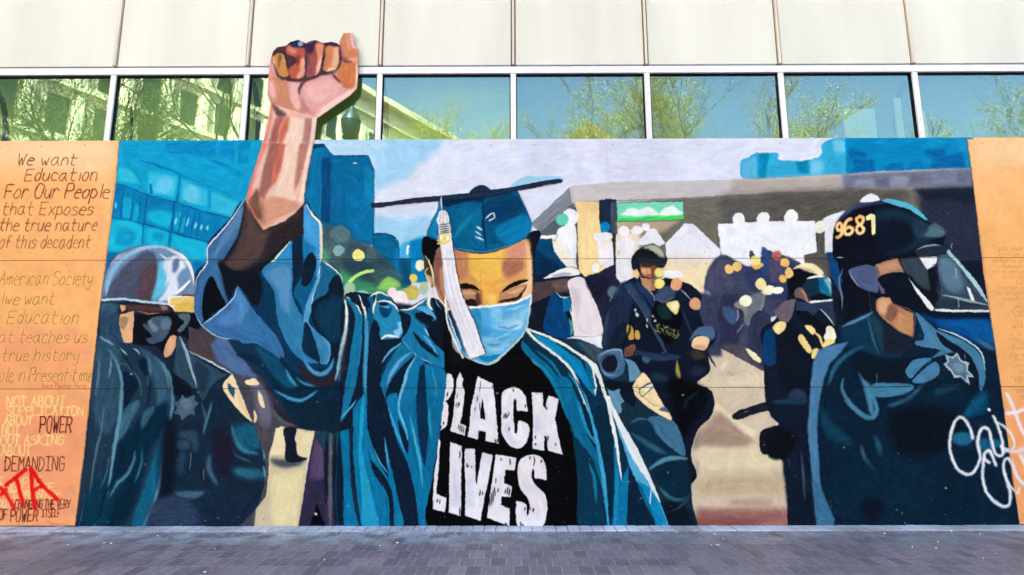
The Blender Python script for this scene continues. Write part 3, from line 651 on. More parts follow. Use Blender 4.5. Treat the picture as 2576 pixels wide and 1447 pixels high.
22 c 56633f : 1465 584 6 1578 615 8 1522 592 9 1613 703 8 1491 585 8 1516 653 8 1434 587 6 1511 593 5 1656 714 8 1654 695 10 1533 617 11 1668 656 10 1631 690 9 1599 633 12 1638 714 12 1570 688 6 1671 637 6 1589 672 12 1465 658 5 1622 695 11 1644 701 6 1585 687 11 1549 600 5 1576 680 9 1465 639 9 1459 636 5
22 c a5b06a : 1559 669 7 1493 663 5 1472 648 9 1557 661 5 1627 652 11 1552 608 11 1463 619 7 1584 663 5 1513 628 10 1530 619 11
22 c 2c3a30 : 1535 673 10 1601 638 12 1567 623 11 1626 657 6 1610 675 6 1441 639 6 1641 677 7 1562 642 12 1489 605 7 1421 647 11 1639 702 6 1574 654 12 1638 628 10 1607 664 11
22 c b9cbd0 : 1240 436 14 1262 490 18 1415 500 12 1438 545 14 1250 470 12
22 s cda250 : 1155 592 1205 598 1225 720 1165 722 / 1238 645 1278 648 1282 725 1240 722
22 l4 ece6de : 1355 530 1357 606
22 s 6e4c42 : 1115 840 1210 780 1242 815 1200 900 1115 892
22 t20b2 1f3a55 : 1230 850 1400 900 1560 910 1700 905
22 sb2 3b6180 : 1310 910 1390 920 1372 970 1325 960
22 sb1 a79a44 : 1655 935 1672 1000 1695 1110 1672 1130 1645 1060
22 sb6 1c3a42 : 1420 1060 1600 1130 1600 1160 1400 1140
22 sb2 4a6c92 : 1780 760 1830 650 1910 598 2020 620 2042 720 1970 735 1900 690 1840 700
22 s f2cea4 : 1808 755 1860 702 1955 705 1982 760 1930 840 1850 828 1805 800
22 sb1 e3b084 : 1830 790 1950 790 1930 835 1850 825
22 sb3 35352a : 1800 850 1900 850 1945 900 1900 930 1820 920
22 t5 1d2129 : 1945 830 2000 930 2048 1012
22 sb3 1e2d36 : 1830 1000 1950 1020 1900 1080 1800 1100
22 t5b1 33475f : 985 400 940 600 925 800
22 t4b1 3a5068 : 1090 190 1030 280 1000 340
22 t4 05080d : 1300 260 1430 460 1560 700 1600 860
22 t4 05080d : 1180 270 1370 590 1530 870
22 t5b1 05080e : 1120 800 1180 640 1190 500
22 t6b1 263a52 : 1700 420 1760 560 1800 680
22 t5b1 2c4258 : 1420 900 1560 925 1690 910
22 t4b1 5c7188 : 1450 330 1530 360 1640 300
22 t6b1 20364a : 1640 1180 1600 1320 1640 1440
22 sb8 04070c : 1560 1150 1850 1180 1980 1300 1800 1600 1700 1700
22 t7b3 16303c : 1720 1440 1760 1340 1880 1250
21 s 141d22 painted_helmet : 1200 1282 1225 1220 1262 1180 1330 1130 1420 1112 1510 1165 1545 1230 1560 1275 1530 1340 1500 1350 1290 1300 1275 1390 1220 1380
21 sb3 b4b8a4 : 1310 1145 1420 1118 1510 1170 1535 1250 1480 1240 1400 1180
21 s 11181c : 1290 1180 1400 1180 1460 1240 1400 1270 1280 1250
21 p 1d2a30 : 1258 1235 1558 1282 1525 1345 1260 1290
21 s 151f24 : 1208 1290 1275 1290 1285 1400 1240 1400
21 p b8795a painted_face : 1285 1305 1450 1325 1440 1440 1400 1480 1340 1465 1295 1400
21 p 3a2b2b : 1285 1298 1450 1318 1440 1352 1300 1345
21 sb1 e2ac7e : 1370 1345 1400 1400 1380 1415 1360 1400 / 1300 1360 1350 1370 1340 1420 1310 1400
21 l3 a04a40 : 1350 1425 1380 1428
21 sb2 7a4a3c : 1400 1340 1450 1340 1440 1440 1400 1460
22 p c68f6c : 1288 110 1435 128 1440 240 1380 245 1310 200
22 sb2 a06c50 : 1400 140 1440 140 1440 230 1400 240
22 t4 2a2024 : 1282 40 1310 100 1420 125
22 p f0cc96 : 1208 45 1255 20 1278 70 1262 128 1210 100
22 s 1e3a58 : 1250 130 1290 170 1390 260 1430 330 1340 300 1260 200
21 c ebe288 : 1475 1400 44
22 c f3e07e : 1480 172 52
22 p eff2fa : 1525 40 1700 42 1735 100 1640 110 1530 100
22 c e9a67e : 1650 178 62
22 c daa27e : 1840 376 60
# ================= visored officer at mid right with baton
23 s 1a2029 painted_baton : 2215 150 2290 105 2430 60 2600 10 2640 80 2400 150 2300 192 2230 188
23 t2 8d97a2 : 2330 125 2380 112
32 s 0e1b2a painted_officer_right : -66 650 60 545 90 500 200 310 200 160 230 40 330 10 430 20 560 90 640 140 735 340 750 450 680 600 620 700 520 850 450 960 410 1300 420 1900 440 2240 480 2620 220 2620 200 2300 165 2000 130 1930 -10 1880 -70 1780 -30 1640 110 1590 30 1500 -30 1300 -40 900
32 s 16416e : -30 650 50 640 78 800 80 960 0 1000 -50 940 -55 780
32 sb4 0c1622 : 100 640 260 560 420 900 400 1300 150 1300 90 1000
32 s 0a0e16 painted_helmet : 195 170 225 50 330 5 430 40 560 92 450 130 400 240 300 230 230 280
32 s f7e7ba : 245 30 335 -28 440 -30 530 25 558 75 520 92 400 45 310 18
32 sb2 c7b78c : 300 10 400 20 480 60 420 60
32 p 14303e painted_visor : 390 120 580 90 660 190 730 330 430 365 380 300 330 220
32 pb2 1f6f96 : 500 110 590 95 700 300 720 330 610 300 520 260
32 pb4 8fc2d4 : 560 120 600 110 700 300 640 290
32 p 0b1118 : 420 300 540 270 660 320 440 350
32 s 6e5a60 : 275 230 340 210 385 300 425 372 330 320 270 300
32 t5 c98258 : 315 222 370 275 395 345 425 372
32 t6 eef6f8 : 590 92 660 200 720 335
32 l6 e6edf0 : 430 358 560 345 735 332
32 t6 f3f6f6 : 385 122 470 102 575 94
32 p 6b5c67 : 60 450 180 342 285 322 240 500 200 565 110 535
32 p 2b3b51 : 285 345 430 372 740 352 752 430 680 580 660 600 520 420 400 560 280 455
32 p 0b1119 : 270 440 400 450 560 580 640 640 600 700 480 640 350 560
32 t4 b8cfc0 : 515 420 600 500 662 592
32 s f6e29a painted_patch : 45 622 90 560 150 548 182 575 165 640 100 680
32 s f5dc8c painted_patch : 368 600 430 590 480 655 440 685 / 305 690 345 680 430 810 440 850 410 875 370 830 300 740 / 435 860 475 818 512 838 490 905 440 925
32 t7 f2cf7c : 465 655 525 720 550 810
32 c f8efc0 : 622 642 46
32 c faf8e6 : 625 702 62
32 c f6da8c : 618 792 68
32 s f6cf7c : 170 60 205 5 250 50 245 100 195 120
32 c f4ba62 : 150 122 38
32 c fbf3d6 : 15 235 50
32 s fefae8 : 50 230 105 200 158 225 130 270 70 272
33 s 15191f painted_baton_hand : -74 330 0 290 60 380 30 500 -40 550 -80 480
33 sb3 0a1014 : 0 300 160 280 280 400 200 560 130 600 0 560
33 t6b2 46586a : 330 510 350 700 368 1010
33 t3b1 46586a : 210 580 215 680
32 sb3 2a3a52 : 190 1310 260 1230 340 1235 390 1320 250 1330
32 sb4 1a3a52 : 60 1340 380 1330 380 1380 60 1380
# ================= big helmeted officer at right
32 pb2 101b28 : 620 -60 2300 -60 2400 840 2140 800 1480 470 1060 460 700 700 640 300
31 pb3 46484a : 590 1200 640 1200 640 1447 590 1447
32 pb6 0f3f76 : 1480 480 2340 455 2400 870 2050 770 1700 600
32 sb10 1259a4 : 1700 560 2200 520 2280 800 2050 720 1850 640
32 pb3 0a1a2a : 1480 440 2230 460 2240 520 1700 520
32 sb4 3a6a90 : 2060 720 2150 740 2290 830 2230 835
32 p 0b2334 painted_officer_big : 1000 470 740 600 690 760 540 830 450 960 420 1200 400 1500 420 1900 450 2250 490 2620 2534 2620 2600 2000 2500 1340 2400 1000 2200 860 2050 760 1700 620 1500 460 1250 420
32 pb6 123a4e : 720 620 1020 470 1120 900 960 880 760 760
32 pb5 1a3f4c : 1000 500 1060 480 1180 620 1440 720 1560 720 1480 470 1560 640 1300 900 1150 900
32 pb5 17222e : 1150 560 1450 730 1560 720 1400 820 1300 900 1160 860
32 sb5 0a1824 : 900 840 1200 950 1640 880 1400 1000 1350 1160 1000 1160 860 1060
32 pb2 4c81ac : 500 840 640 790 810 755 720 870 620 980 560 1130 525 1300 500 1480 490 1640 505 1900 530 2240 600 2390 660 2540 660 2620 490 2620 440 2140 395 1640 410 1447 430 1150 450 960
33 pb3 3c7094 : 440 800 520 850 600 1050 660 1200 660 1270 490 1270 460 1000
32 t8b2 5d8dab : 735 605 880 545 1060 455
32 t12b4 2b6484 : 960 800 800 880 680 1000 600 1200
32 t5b1 2f6a78 : 1000 500 1030 640 1080 800 1130 900
32 t10b2 45809f : 755 1120 740 1220 800 1340 900 1440 1000 1500
33 t12b2 4584a6 : 760 0 860 90 960 160 1040 180 1090 110 1070 0 1030 -120
32 sb3 4a86a9 : 905 1055 960 1130 1035 1210 1060 1480 1020 1480 960 1220
32 sb2 437fa1 : 1030 1195 1160 1168 1460 1190 1400 1270 1180 1312 1040 1295
32 l1 0c2836 : 1040 1212 1430 1202
32 sb4a80 356f90 : 1200 1390 1380 1320 1500 1220 1560 1180 1450 1320 1250 1410
32 s 487fa6 : 1380 1040 1450 945 1560 918 1640 930 1560 1010 1440 1122 1395 1090
32 s 487ea4 : 1450 1150 1600 1000 1690 955 1725 1050 1690 1110 1550 1172
32 s 447a9e : 1640 920 1740 840 1830 860 1690 905
32 t3 0c2432 : 1630 930 1540 1020 1440 1130
32 s 4a80a6 : 1480 470 1520 480 1680 630 1780 770 1905 830 1880 865 1690 830 1490 790 1475 755 1570 715
32 s 457da1 : 1690 640 1780 670 1950 740 2090 840 2160 950 2182 1110 2150 1240 2130 1250 2110 1120 2040 950 1960 860 1800 760
32 s 0a1b29 : 1690 660 1800 735 1950 830 2050 930 2115 1100 2100 1240 2030 1300 2060 1100 1960 940 1850 850 1740 770
32 t5 c3dae3 : 1700 620 1900 690 2080 800 2150 890 2182 1040
32 sb6 134a6c : 2100 1290 2180 1250 2200 1447 1960 1500
33 t22b5 17577c : 2200 -60 2080 70 1960 170
33 sb8a90 184a60 : 520 60 620 200 850 420 830 450 640 400 540 250
33 t10b3 3f6682 : 930 450 970 580 1090 730
33 t14b4 23536c : 1060 360 1110 450 1130 570
33 sb20a80 0c2a3a : 700 700 1300 560 1700 800 1500 1200 900 1200 620 1000
33 sb14a80 061019 : 1250 100 1900 120 1800 500 1300 520
33 sb8a90 0a1520 : 940 1020 1130 1000 1140 1150 1000 1230
33 sb3 2a6c90 : 1860 345 1960 325 2070 360 2060 410 1960 465 1860 430
33 sb3 225f82 : 2110 395 2320 400 2335 470 2130 500
32 sb6a80 1f4a60 : 1680 1230 1800 1200 1950 1190 1800 1260 1680 1290
# star badge
32 p b2c6d2 painted_badge : 1768 878 1850 905 1893 858 1940 940 2022 966 2002 1040 2074 1115 2008 1112 2026 1196 1930 1112 1862 1122 1830 1052 1752 985 1800 950
32 p 55758f : 1800 910 1855 925 1895 890 1930 955 1990 985 1985 1045 2030 1095 1990 1090 1990 1150 1930 1095 1870 1095 1845 1040 1790 985 1815 950
32 sb3 6f8fa6 : 1880 960 1960 990 1960 1060 1900 1060 1850 1000
32 l1 cfdde4 : 1975 880 1980 930 / 1090 1075 1093 1180
# head: neck strap, face, goggles, mask
31 p 1b477c : 590 1195 695 1195 700 1290 720 1330 760 1447 710 1600 640 1447
31 s 0a0d1a painted_helmet : 660 1245 658 1000 700 880 840 750 1020 690 1200 690 1400 755 1560 860 1700 950 1785 1010 1760 1110 1850 1170 1750 1205 1480 1225 1300 1255 1000 1300 740 1290
31 t13b3 3c4268 : 700 890 840 755 1020 702 1180 702
31 sb8 12303c : 1100 770 1400 790 1600 900 1690 1040 1500 1150 1200 1220 1080 1000
31 sb8 0a1420 : 1080 900 1400 900 1450 1100 1150 1200
31 sb3 526f80 : 1530 1010 1620 930 1700 915 1788 1000 1740 1040 1620 1045
31 sb5 1f3c4a : 1450 900 1560 880 1600 980 1500 1060
31 s 56b6d8 : 1145 680 1160 662 1230 660 1400 700 1520 780 1604 868 1580 872 1500 820 1400 760 1320 740 1200 700
31 s e9ecf4 : 928 692 970 632 1040 608 1110 640 1122 676 1020 692
31 s 22303a painted_visor : 1475 1180 1560 1130 1720 1115 1850 1165 1750 1210 1560 1245 1490 1225
31 t5 7d97a2 : 1490 1168 1600 1130 1730 1122
31 t3 8fa9b2 : 1840 1170 1850 1100
31 p 0a111c : 715 1255 1300 1240 1500 1225 1560 1300 1700 1500 1660 1780 1480 1800 1250 1660 1050 1640 1000 1790 760 1900 700 1700 760 1500 700 1340
31 l3 eef0f6 : 700 1248 742 1250
31 pb1 35444c : 1320 1260 1520 1240 1620 1380 1700 1500 1720 1620 1560 1560 1400 1440
32 p 0e161c : 1600 20 1680 10 1700 180 1690 430 1640 300
32 pb2 35495a : 1700 -100 1850 -150 2010 60 2205 360 2215 430 1700 425 1730 250
32 sb6 5d7c92 : 1730 -90 1850 -80 1960 130 1920 260 1800 220 1720 60
32 sb6 243640 : 1720 330 2000 330 2200 400 2200 425 1700 425
31 p edf1f4 : 1518 1245 1700 1240 1690 1310 1640 1330 1600 1372
31 l8 aed0da : 1810 1190 1920 1310 2040 1447
32 t11 aed0da : 1930 -10 2060 140 2210 360
32 p e3ecec : 1990 198 2030 222 2082 350 2040 340
32 t6 93a7ab : 1755 290 1900 315 2215 390
32 l6 e3eaee : 1690 436 1900 446 2222 446
32 l2 c0ced2 : 1912 310 1915 410 / 1885 20 1890 120
32 p ecf0f2 : 1580 -8 1690 -12 1600 28
31 p a57e62 : 1068 1322 1300 1252 1372 1398 1120 1450
31 sb3 c09070 : 1100 1330 1280 1280 1320 1360 1140 1400
32 s 4d5c82 : 815 30 1050 -5 1112 245 1000 245 910 200 850 120
32 t4 8a90a4 : 818 30 850 120 910 200
32 p 635b70 : 1058 0 1100 0 1178 272 1138 275
32 t6 6a7a92 : 750 20 715 150 745 320 740 440
32 s 0a141e : 1110 108 1380 62 1560 260 1665 440 1480 455 1230 320 1180 250
32 s edf1f3 : 1408 105 1440 150 1545 268 1668 408 1655 442 1600 410 1480 235
32 p b07c58 painted_neck : 1085 345 1130 305 1220 308 1250 372 1460 470 1455 712 1300 645 1150 525 1085 445
32 sb4 dcaa80 : 1100 340 1200 320 1240 400 1210 480 1120 460
32 sb4 c48e64 : 1240 460 1440 520 1440 680 1300 620
32 sb3 8a5c4c : 1220 380 1300 420 1260 540 1180 520
32 l3 5a4a68 : 1250 372 1460 468 1458 710
""")
for s in ("740 922 715 902 690 932 698 970 735 972 748 932 742 1000 722 1036 692 1046", "832 860 790 880 768 940 770 1000 810 1020 846 990 840 952 800 942 778 962",
          "922 834 886 862 900 904 940 932 962 970 940 1004 902 1002 884 962 915 922 952 892 950 846 922 834"):
    paint("31 l9 f3ad62 : "+s); paint("31 t6 fce09c : "+s)
paint("31 p fdeeb4 : 980 842 1030 805 1076 822 1076 1012 1042 1026 1032 872 985 878")
paint("""
# ================= the graduate: raised sleeve
12 s 123b58 painted_gown : -110 -665 -260 -480 -470 -250 -490 -60 -600 60 -615 250 -605 470 -545 595 -395 700 -290 720 -180 880 20 1010 120 1200 280 1420 400 1600 620 1640 850 1655 920 1447 960 800 1180 300 1330 300 1480 430 1740 310 1900 430 1960 1000 1900 1500 1780 2150 1790 2640 860 2640 840 1640 850 1300 870 700 885 300 860 150 820 30 655 -70 655 -440 570 -550 500 -645
11 sb2 101823 : -110 690 0 870 240 880 480 740 485 1120 360 1085 200 1250 60 1390 -300 1440 -400 1330 -300 1130 -160 900
11 sb8 52403f : -100 700 0 865 90 975 300 890 460 760 400 960 200 1120 0 1300 -250 1400 -330 1330 -200 1150 -120 900
11 sb6 2a2228 : 150 1000 400 850 470 800 470 1100 350 1080 180 1200 60 1300
02 s 3a6898 : 2460 -670 2440 -600 2400 -340 2270 -110 2130 50 2090 30 2090 -190 2330 -480
02 sb4 5682b0 : 2440 -600 2400 -400 2200 -150 2130 -60 2260 -350
02 s 3b689b : 2060 0 2200 0 2290 340 2255 385 2150 110 2100 110 2040 280 2050 520 2010 565 1955 460 1958 250 2000 110
02 t4 e8e0f0 : 2472 -690 2330 -480 2180 -300 2090 -190 2085 -40 2060 0 1985 110 1958 250
02 s 050b12 : 2120 100 2210 250 2265 385 2140 470 2050 540 2040 320
02 sb3 0a141d : 2200 -60 2360 40 2572 60 2640 200 2572 400 2390 210 2300 340 2230 100
02 s 3c6ca6 : 2390 200 2450 280 2572 470 2780 700 2860 900 2760 880 2572 775 2180 702 2040 590 2190 480 2330 340
02 sb6 4c85be : 2390 230 2500 400 2480 560 2300 600 2180 560 2330 400
02 t4 b9d2e8 : 2388 200 2345 320 2200 460 2025 590
02 t4 9fb8d8 : 1968 470 2030 590 2180 700 2400 740 2572 775
02 sb4 143650 : 2300 730 2572 775 2760 880 2840 1000 2760 1180 2600 1080 2480 960 2390 850
# middle of the sleeve
11 p 3f8bcf : 350 1082 366 1095 372 1447 340 1640 220 1600 60 1390
11 t5 e9ecd8 : 350 1084 240 1210 150 1310 62 1392
12 s 3a7cae : 62 52 200 -60 372 0 362 260 420 420 480 520 640 940 480 950 330 800 220 540 180 250
12 sb5 5590c0 : 120 60 330 0 340 240 330 460 270 420 210 220
12 s 0d2436 : 372 -250 480 -300 470 -40 440 120 380 250 368 0
12 s 1c5f90 : 470 -330 600 -200 640 -30 600 160 555 330 545 450 480 560 460 420 380 260 450 120 480 0
11 p 4d9bd9 : 480 735 505 702 565 790 652 900 656 1010 648 1447 610 1447 590 1200 480 1130
11 pb4 2f80bd : 480 1060 600 1150 600 1447 480 1447
12 s 0b1f30 : 560 -140 610 -60 580 90 520 190 460 180 480 -40
11 t7 f1e9cc : 505 705 580 835 648 910 656 1100 650 1440
12 t6 d9ecf2 : 650 -60 640 60 610 180 575 290 560 380
12 s 2b6697 : 655 -65 760 20 845 90 880 300 870 600 760 500 600 560 575 380 600 290 640 120
12 s 0b1e2c : 735 170 790 92 850 115 872 200 872 800 770 985 740 985 760 860 735 780 640 690 570 540 555 400 600 335 720 260
12 sb6 123a52 : 600 420 850 300 860 700 740 760 640 600
12 t4 e6ead8 : 660 -65 770 15 845 85 868 170
12 s 57a0d4 : 640 60 610 210 565 320 555 450 530 560 605 650 735 760 752 850 720 975 650 972 630 900 520 620 480 560 500 400 560 250
12 sb4 3f83b4 : 560 620 680 740 740 860 700 970 650 970 600 800
12 s 0e2c42 : 498 560 560 650 620 830 638 955 480 860 472 700
12 sb2 0c2c40 : -60 440 130 640 250 900 440 1080 640 1020 780 1000 900 700 880 1300 840 1620 600 1620 400 1600 240 1300 40 1010 -200 880 140 870 0 620
12 s 3a6fa6 : -80 440 30 500 140 650 250 920 160 870 0 775 -160 745
12 sb5 1b5073 : 0 800 200 900 300 1050 420 1200 300 1220 100 1000
12 sb5 2b2028 : 420 960 560 1080 680 1140 780 1060 780 1180 600 1200 460 1080
12 sb5 23222c : 160 1380 400 1560 560 1620 300 1560
12 t8b1 4593bf : 300 1030 350 1130 415 1205
12 t6b1 3f86ad : 400 1115 480 1170 600 1205
12 t11b1 4f9ecb : 480 940 560 1040 650 1085 740 1030 785 920
12 t9b1 4a98c6 : 195 1245 330 1320 450 1345 560 1290 620 1245
13 t6b1 605b6a : 150 80 230 190 320 240 420 262
13 sb5 0e2736 : 420 60 840 0 860 300 600 300 440 270
12 l3 f0f2f0 : 880 330 890 300
# drapes hanging from the shoulder
12 s 0c2030 : 880 310 1180 280 1340 300 1460 440 1560 480 1470 740 1250 980 1260 1447 1330 1800 1500 2300 1490 2640 860 2640 850 1447
12 s 2b76a8 : 900 310 990 360 1065 480 1065 700 1050 900 1000 1200 900 1500 850 1560 860 1447 910 1100 960 800 990 560 940 420
12 s 0d2333 : 905 360 965 420 995 520 985 640 930 800 880 1100 850 1200 870 900 905 640
12 t6b1 352a30 : 930 640 890 800 870 1000 850 1180
12 t9b1 b9d6e4 : 888 330 910 460 900 640 865 800 830 1000 800 1150
12 t7 eef4f0 : 888 320 912 450 905 620
12 t5b1 5f92b4 : 880 780 850 950 830 1150
12 t4 f3eed8 : 890 300 950 325 1020 400 1062 490
12 t12b1 479bca : 1036 300 1092 430 1112 600 1108 850 1098 1100 1108 1447
12 t6 f3eed8 : 1028 280 1060 340 1085 420 1105 520
12 t6b1 2f7cb0 : 1060 560 1050 800 1020 1000
12 p 1c5f8e : 1120 310 1180 290 1180 420 1190 560 1150 700 1130 600
12 s 0d2336 : 940 310 1020 300 1060 380 1000 380 / 1060 310 1120 320 1150 400 1090 400
12 t7 f3eed8 : 1150 298 1205 268 1215 320 1180 420 1185 480
12 s 1d5d8e : 1220 275 1330 300 1370 360 1280 350 1215 360
12 t5 eef0e6 : 1150 298 1210 262 1260 264 1335 300
12 s 3889bd : 1200 400 1270 350 1370 362 1435 470 1475 570 1482 650 1450 712 1260 724 1240 610 1185 540
12 s 0c4a72 : 1240 395 1340 388 1362 440 1330 505 1265 505
12 s 4d9fcf : 1230 390 1330 385 1340 420 1290 410
12 s 0b2639 : 1245 362 1320 365 1335 388 1250 392
12 s 83c8ec : 1420 565 1465 560 1475 620 1440 700 1388 670 1388 640 1432 620
12 t5 e6efee : 1215 362 1290 344 1380 378 1440 455
12 t7 eaf2f0 : 1245 735 1300 700 1370 698 1445 712
12 s 0c1c2b : 1450 450 1552 492 1540 600 1490 690 1460 560
12 s 0d2030 : 1180 540 1240 610 1255 730 1380 740 1460 745 1400 830 1290 970 1250 1150 1250 1300 1120 1447 1130 800
12 s 256c9e : 1440 440 1540 440 1740 320 1730 420 1640 460 1560 490
12 s 2f7db3 : 1560 480 1640 560 1700 600 1740 690 1890 815 1892 1015 1760 965 1640 905 1560 850 1465 740 1500 690 1550 590
12 s 0b2032 : 1578 655 1660 730 1740 800 1835 912 1770 885 1640 780
12 t5 64b0e0 : 1680 690 1760 780 1820 875
12 t5 8fc6e6 : 1690 620 1725 670 1735 700
12 t4 7dbbe0 : 1470 745 1560 850 1650 920 1800 985
12 s 57a4d4 : 1612 418 1720 402 1800 490 1802 525 1700 468
12 s 0a1520 : 1600 470 1700 470 1790 520 1760 640 1740 600 1680 560 1620 520
12 s 3b7fa8 : 1770 540 1812 530 1810 600 1760 640
12 s 0a1420 : 1770 310 1850 380 1905 450 1950 800 1900 860 1740 700 1760 560 1815 520
12 t5 eef0e6 : 1440 430 1540 432 1640 372 1735 312
12 t8 f4f2e6 : 1790 305 1745 312 1735 380 1775 440
12 t3 7d98aa : 1800 320 1830 390 1870 430
# lower pleats
12 s 2b76a9 : 1460 760 1585 870 1590 905 1520 950 1400 1080 1330 1200 1305 1300 1350 1447 1420 1640 1330 1560 1250 1380 1245 1220 1270 1100 1340 950 1420 830
12 s 0b2033 : 1595 895 1600 930 1520 1050 1485 1180 1450 1447 1400 1560 1330 1400 1305 1300 1360 1150 1470 1000
12 t6 5ba9d6 : 1462 768 1340 860 1265 970
12 t9b1 64b0dc : 1560 862 1450 945 1370 1060 1308 1190
12 t5 3f94c6 : 1250 1200 1290 1380 1340 1450
12 s 2a79b0 : 1612 895 1690 960 1685 1020 1640 1110 1612 1300 1600 1480 1450 1560 1445 1280 1490 1140 1550 1000
12 t8 74badf : 1605 905 1530 1030 1490 1170 1442 1330 1440 1447
12 s 0b2338 : 1650 1010 1690 985 1700 1447 1720 1600 1610 1600 1600 1447 1620 1250
12 p 2775ab : 1690 980 1765 980 1895 1040 1918 1100 1910 1300 1880 1447 1850 1620 1740 1620 1710 1447 1690 1200
12 t4b1 4a9bcc : 1760 1000 1810 1200 1800 1400
13 p 1878ae : 845 320 935 290 945 500 975 900 1045 1280 880 1280 880 800
13 p 1b7cb2 : 975 90 1115 -100 1118 300 1135 560 1200 760 1290 900 1345 1280 1060 1280 1010 900 975 550
13 s 15293a : 940 300 980 270 968 600 1000 860 1050 1240 1030 1240 960 900
13 s 3ba3d4 : 1060 40 1090 -60 1078 300 1062 480 1110 720 1180 1000 1232 1280 1080 1280 1060 900 1030 560 1042 250
13 s 52a8d6 : 850 175 1010 0 1000 30 900 150
13 pb4 2070a4 : 1450 30 1900 -40 1855 300 1822 700 1780 790 1787 1280 1650 1280 1590 950 1510 640 1525 420
13 s 0c2033 : 1125 -160 1180 -260 1260 -120 1320 60 1365 250 1420 430 1500 560 1560 720 1620 960 1650 1290 1490 1290 1430 1000 1385 780 1330 560 1290 370 1260 500 1330 740 1300 770 1200 560 1130 420
13 s 2080b6 : 1182 490 1215 600 1300 740 1330 790 1380 1000 1390 1280 1340 1280 1310 1000 1270 860 1200 720 1130 560 1118 300
13 s 1b6a98 : 1130 480 1180 620 1300 780 1350 900 1395 1280 1340 1280 1320 960 1240 800 1140 640
13 s 0c2133 : 1150 600 1240 700 1330 830 1390 1000 1395 1280 1345 1280 1340 1040 1290 880 1190 740
13 s 1f7cb0 : 1290 370 1335 560 1385 780 1430 1000 1490 1280 1395 1280 1380 1000 1335 800 1330 720 1300 520
13 t5 4aa2cf : 1188 490 1240 620 1330 740 / 1290 375 1312 520 1330 700
13 s 1f76ac : 1310 0 1350 -60 1420 -60 1440 120 1480 280 1525 410 1595 620 1680 900 1790 1280 1650 1280 1600 950 1525 640 1430 430 1345 130
13 s 0b2438 : 1425 200 1475 290 1530 420 1522 540 1465 440
13 s 0e3350 : 1612 0 1655 -330 1695 -330 1715 0 1738 250 1720 480 1690 660 1630 340
13 t7 57b4e0 : 1430 0 1440 120 1500 280 1525 410
13 t8b1 4fb0de : 1545 150 1600 400 1650 640 1675 890
13 t7b1 3f9ece : 1740 80 1745 220 1770 400
13 t7 4aa4d2 : 1335 80 1400 280 1500 530
13 t6b1 2c8cc0 : 1680 780 1730 1000 1760 1200
# ================= black shirt
12 s 040608 painted_shirt : 1900 430 1930 500 1960 700 2000 850 2270 985 2420 960 2690 700 2720 790 2780 960 2960 1110 3080 1350 3200 1800 3240 2150 3240 2640 1785 2640 1780 2120 1848 1720 1875 1447 1912 1260 1920 1100 1895 1000
12 sb8a70 10161c : 1920 560 2000 830 2100 930 1960 960
# lettering on the shirt
B p eeeaf4 painted_lettering : 180 48 215 55 238 100 232 200 200 260 165 292 190 320 192 400 178 500 160 525 118 550 130 440 150 300 170 180
B p ecebf6 painted_lettering : 290 35 325 100 310 140 335 210 325 320 300 460 290 480 345 505 335 595 205 550 230 420 250 240 265 100
B p eeebf6 painted_lettering : 445 72 580 140 600 300 615 480 632 665 515 640 515 560 465 550 445 630 358 600 375 500 390 330 420 200
B p 07090c : 490 265 502 340 515 455 465 440 475 350
B s eeecf6 painted_lettering : 660 225 700 185 770 170 830 195 868 260 878 340 880 382 840 376 790 370 785 290 772 272 762 300 760 420 770 560 785 572 795 540 805 460 895 505 890 600 860 670 800 705 730 680 680 620 652 540 655 350
B p efeaf5 painted_lettering : 918 215 1015 215 1022 330 1040 360 1060 240 1155 270 1130 420 1120 440 1150 580 1190 760 1060 725 1048 600 1030 590 1028 725 925 705 930 500 925 350
B p efecf5 painted_lettering : 105 615 122 640 110 800 100 960 85 1100 175 1135 160 1262 58 1235 55 1140 65 940 90 780
B p ecebf6 painted_lettering : 205 645 310 680 305 900 300 1295 195 1265 200 900
B p ecebf7 painted_lettering : 333 705 425 705 430 1000 440 1010 485 735 578 765 545 960 510 1130 470 1338 335 1290 340 1000 330 850
B p eeecf6 painted_lettering : 605 755 785 785 770 900 690 890 675 1010 745 1035 735 1130 655 1125 650 1200 728 1230 725 1385 525 1310 560 1080 590 860
B s efe9f3 painted_lettering : 798 960 800 850 830 790 900 760 970 765 1020 800 1042 880 1048 978 1000 970 945 962 942 890 930 885 922 910 925 970 960 1030 1030 1100 1055 1180 1050 1290 1000 1392 810 1392 780 1290 782 1200 788 1162 868 1190 876 1280 888 1284 898 1240 900 1190 870 1120 820 1060
B sb3a60 d5d4ee : 440 200 480 190 470 300 430 400 400 480 / 680 520 720 480 740 600 780 640 790 680 720 650 / 945 400 1000 420 1000 560 945 560 / 230 900 280 900 280 1200 220 1200 / 360 900 400 1050 430 1200 370 1200
B sb3a60 f6e6ee : 830 880 880 800 980 790 1010 840 900 860 / 970 1100 1020 1150 1030 1260 970 1300 / 270 160 300 160 300 300 260 400
B t2 0a0c10 : 475 110 462 210 / 448 250 440 300 / 430 340 422 380 / 470 300 462 350 474 380 / 270 220 264 270 / 262 300 256 350 / 280 300 274 350 / 290 300 284 330 / 283 490 278 540 / 297 495 292 560 / 310 500 306 570 / 325 505 322 575 / 345 510 340 580 / 460 540 452 590 440 600 / 580 150 572 180
B t3 0a0c10 : 680 400 676 440 / 695 390 690 450 / 708 410 704 440 / 722 380 716 420 / 722 520 722 550 / 865 320 858 350 / 760 180 758 210 / 1048 340 1054 370 / 955 590 950 620 / 952 655 956 675 / 1062 590 1056 640 / 1130 655 1126 680 / 605 620 600 660 / 622 620 620 660
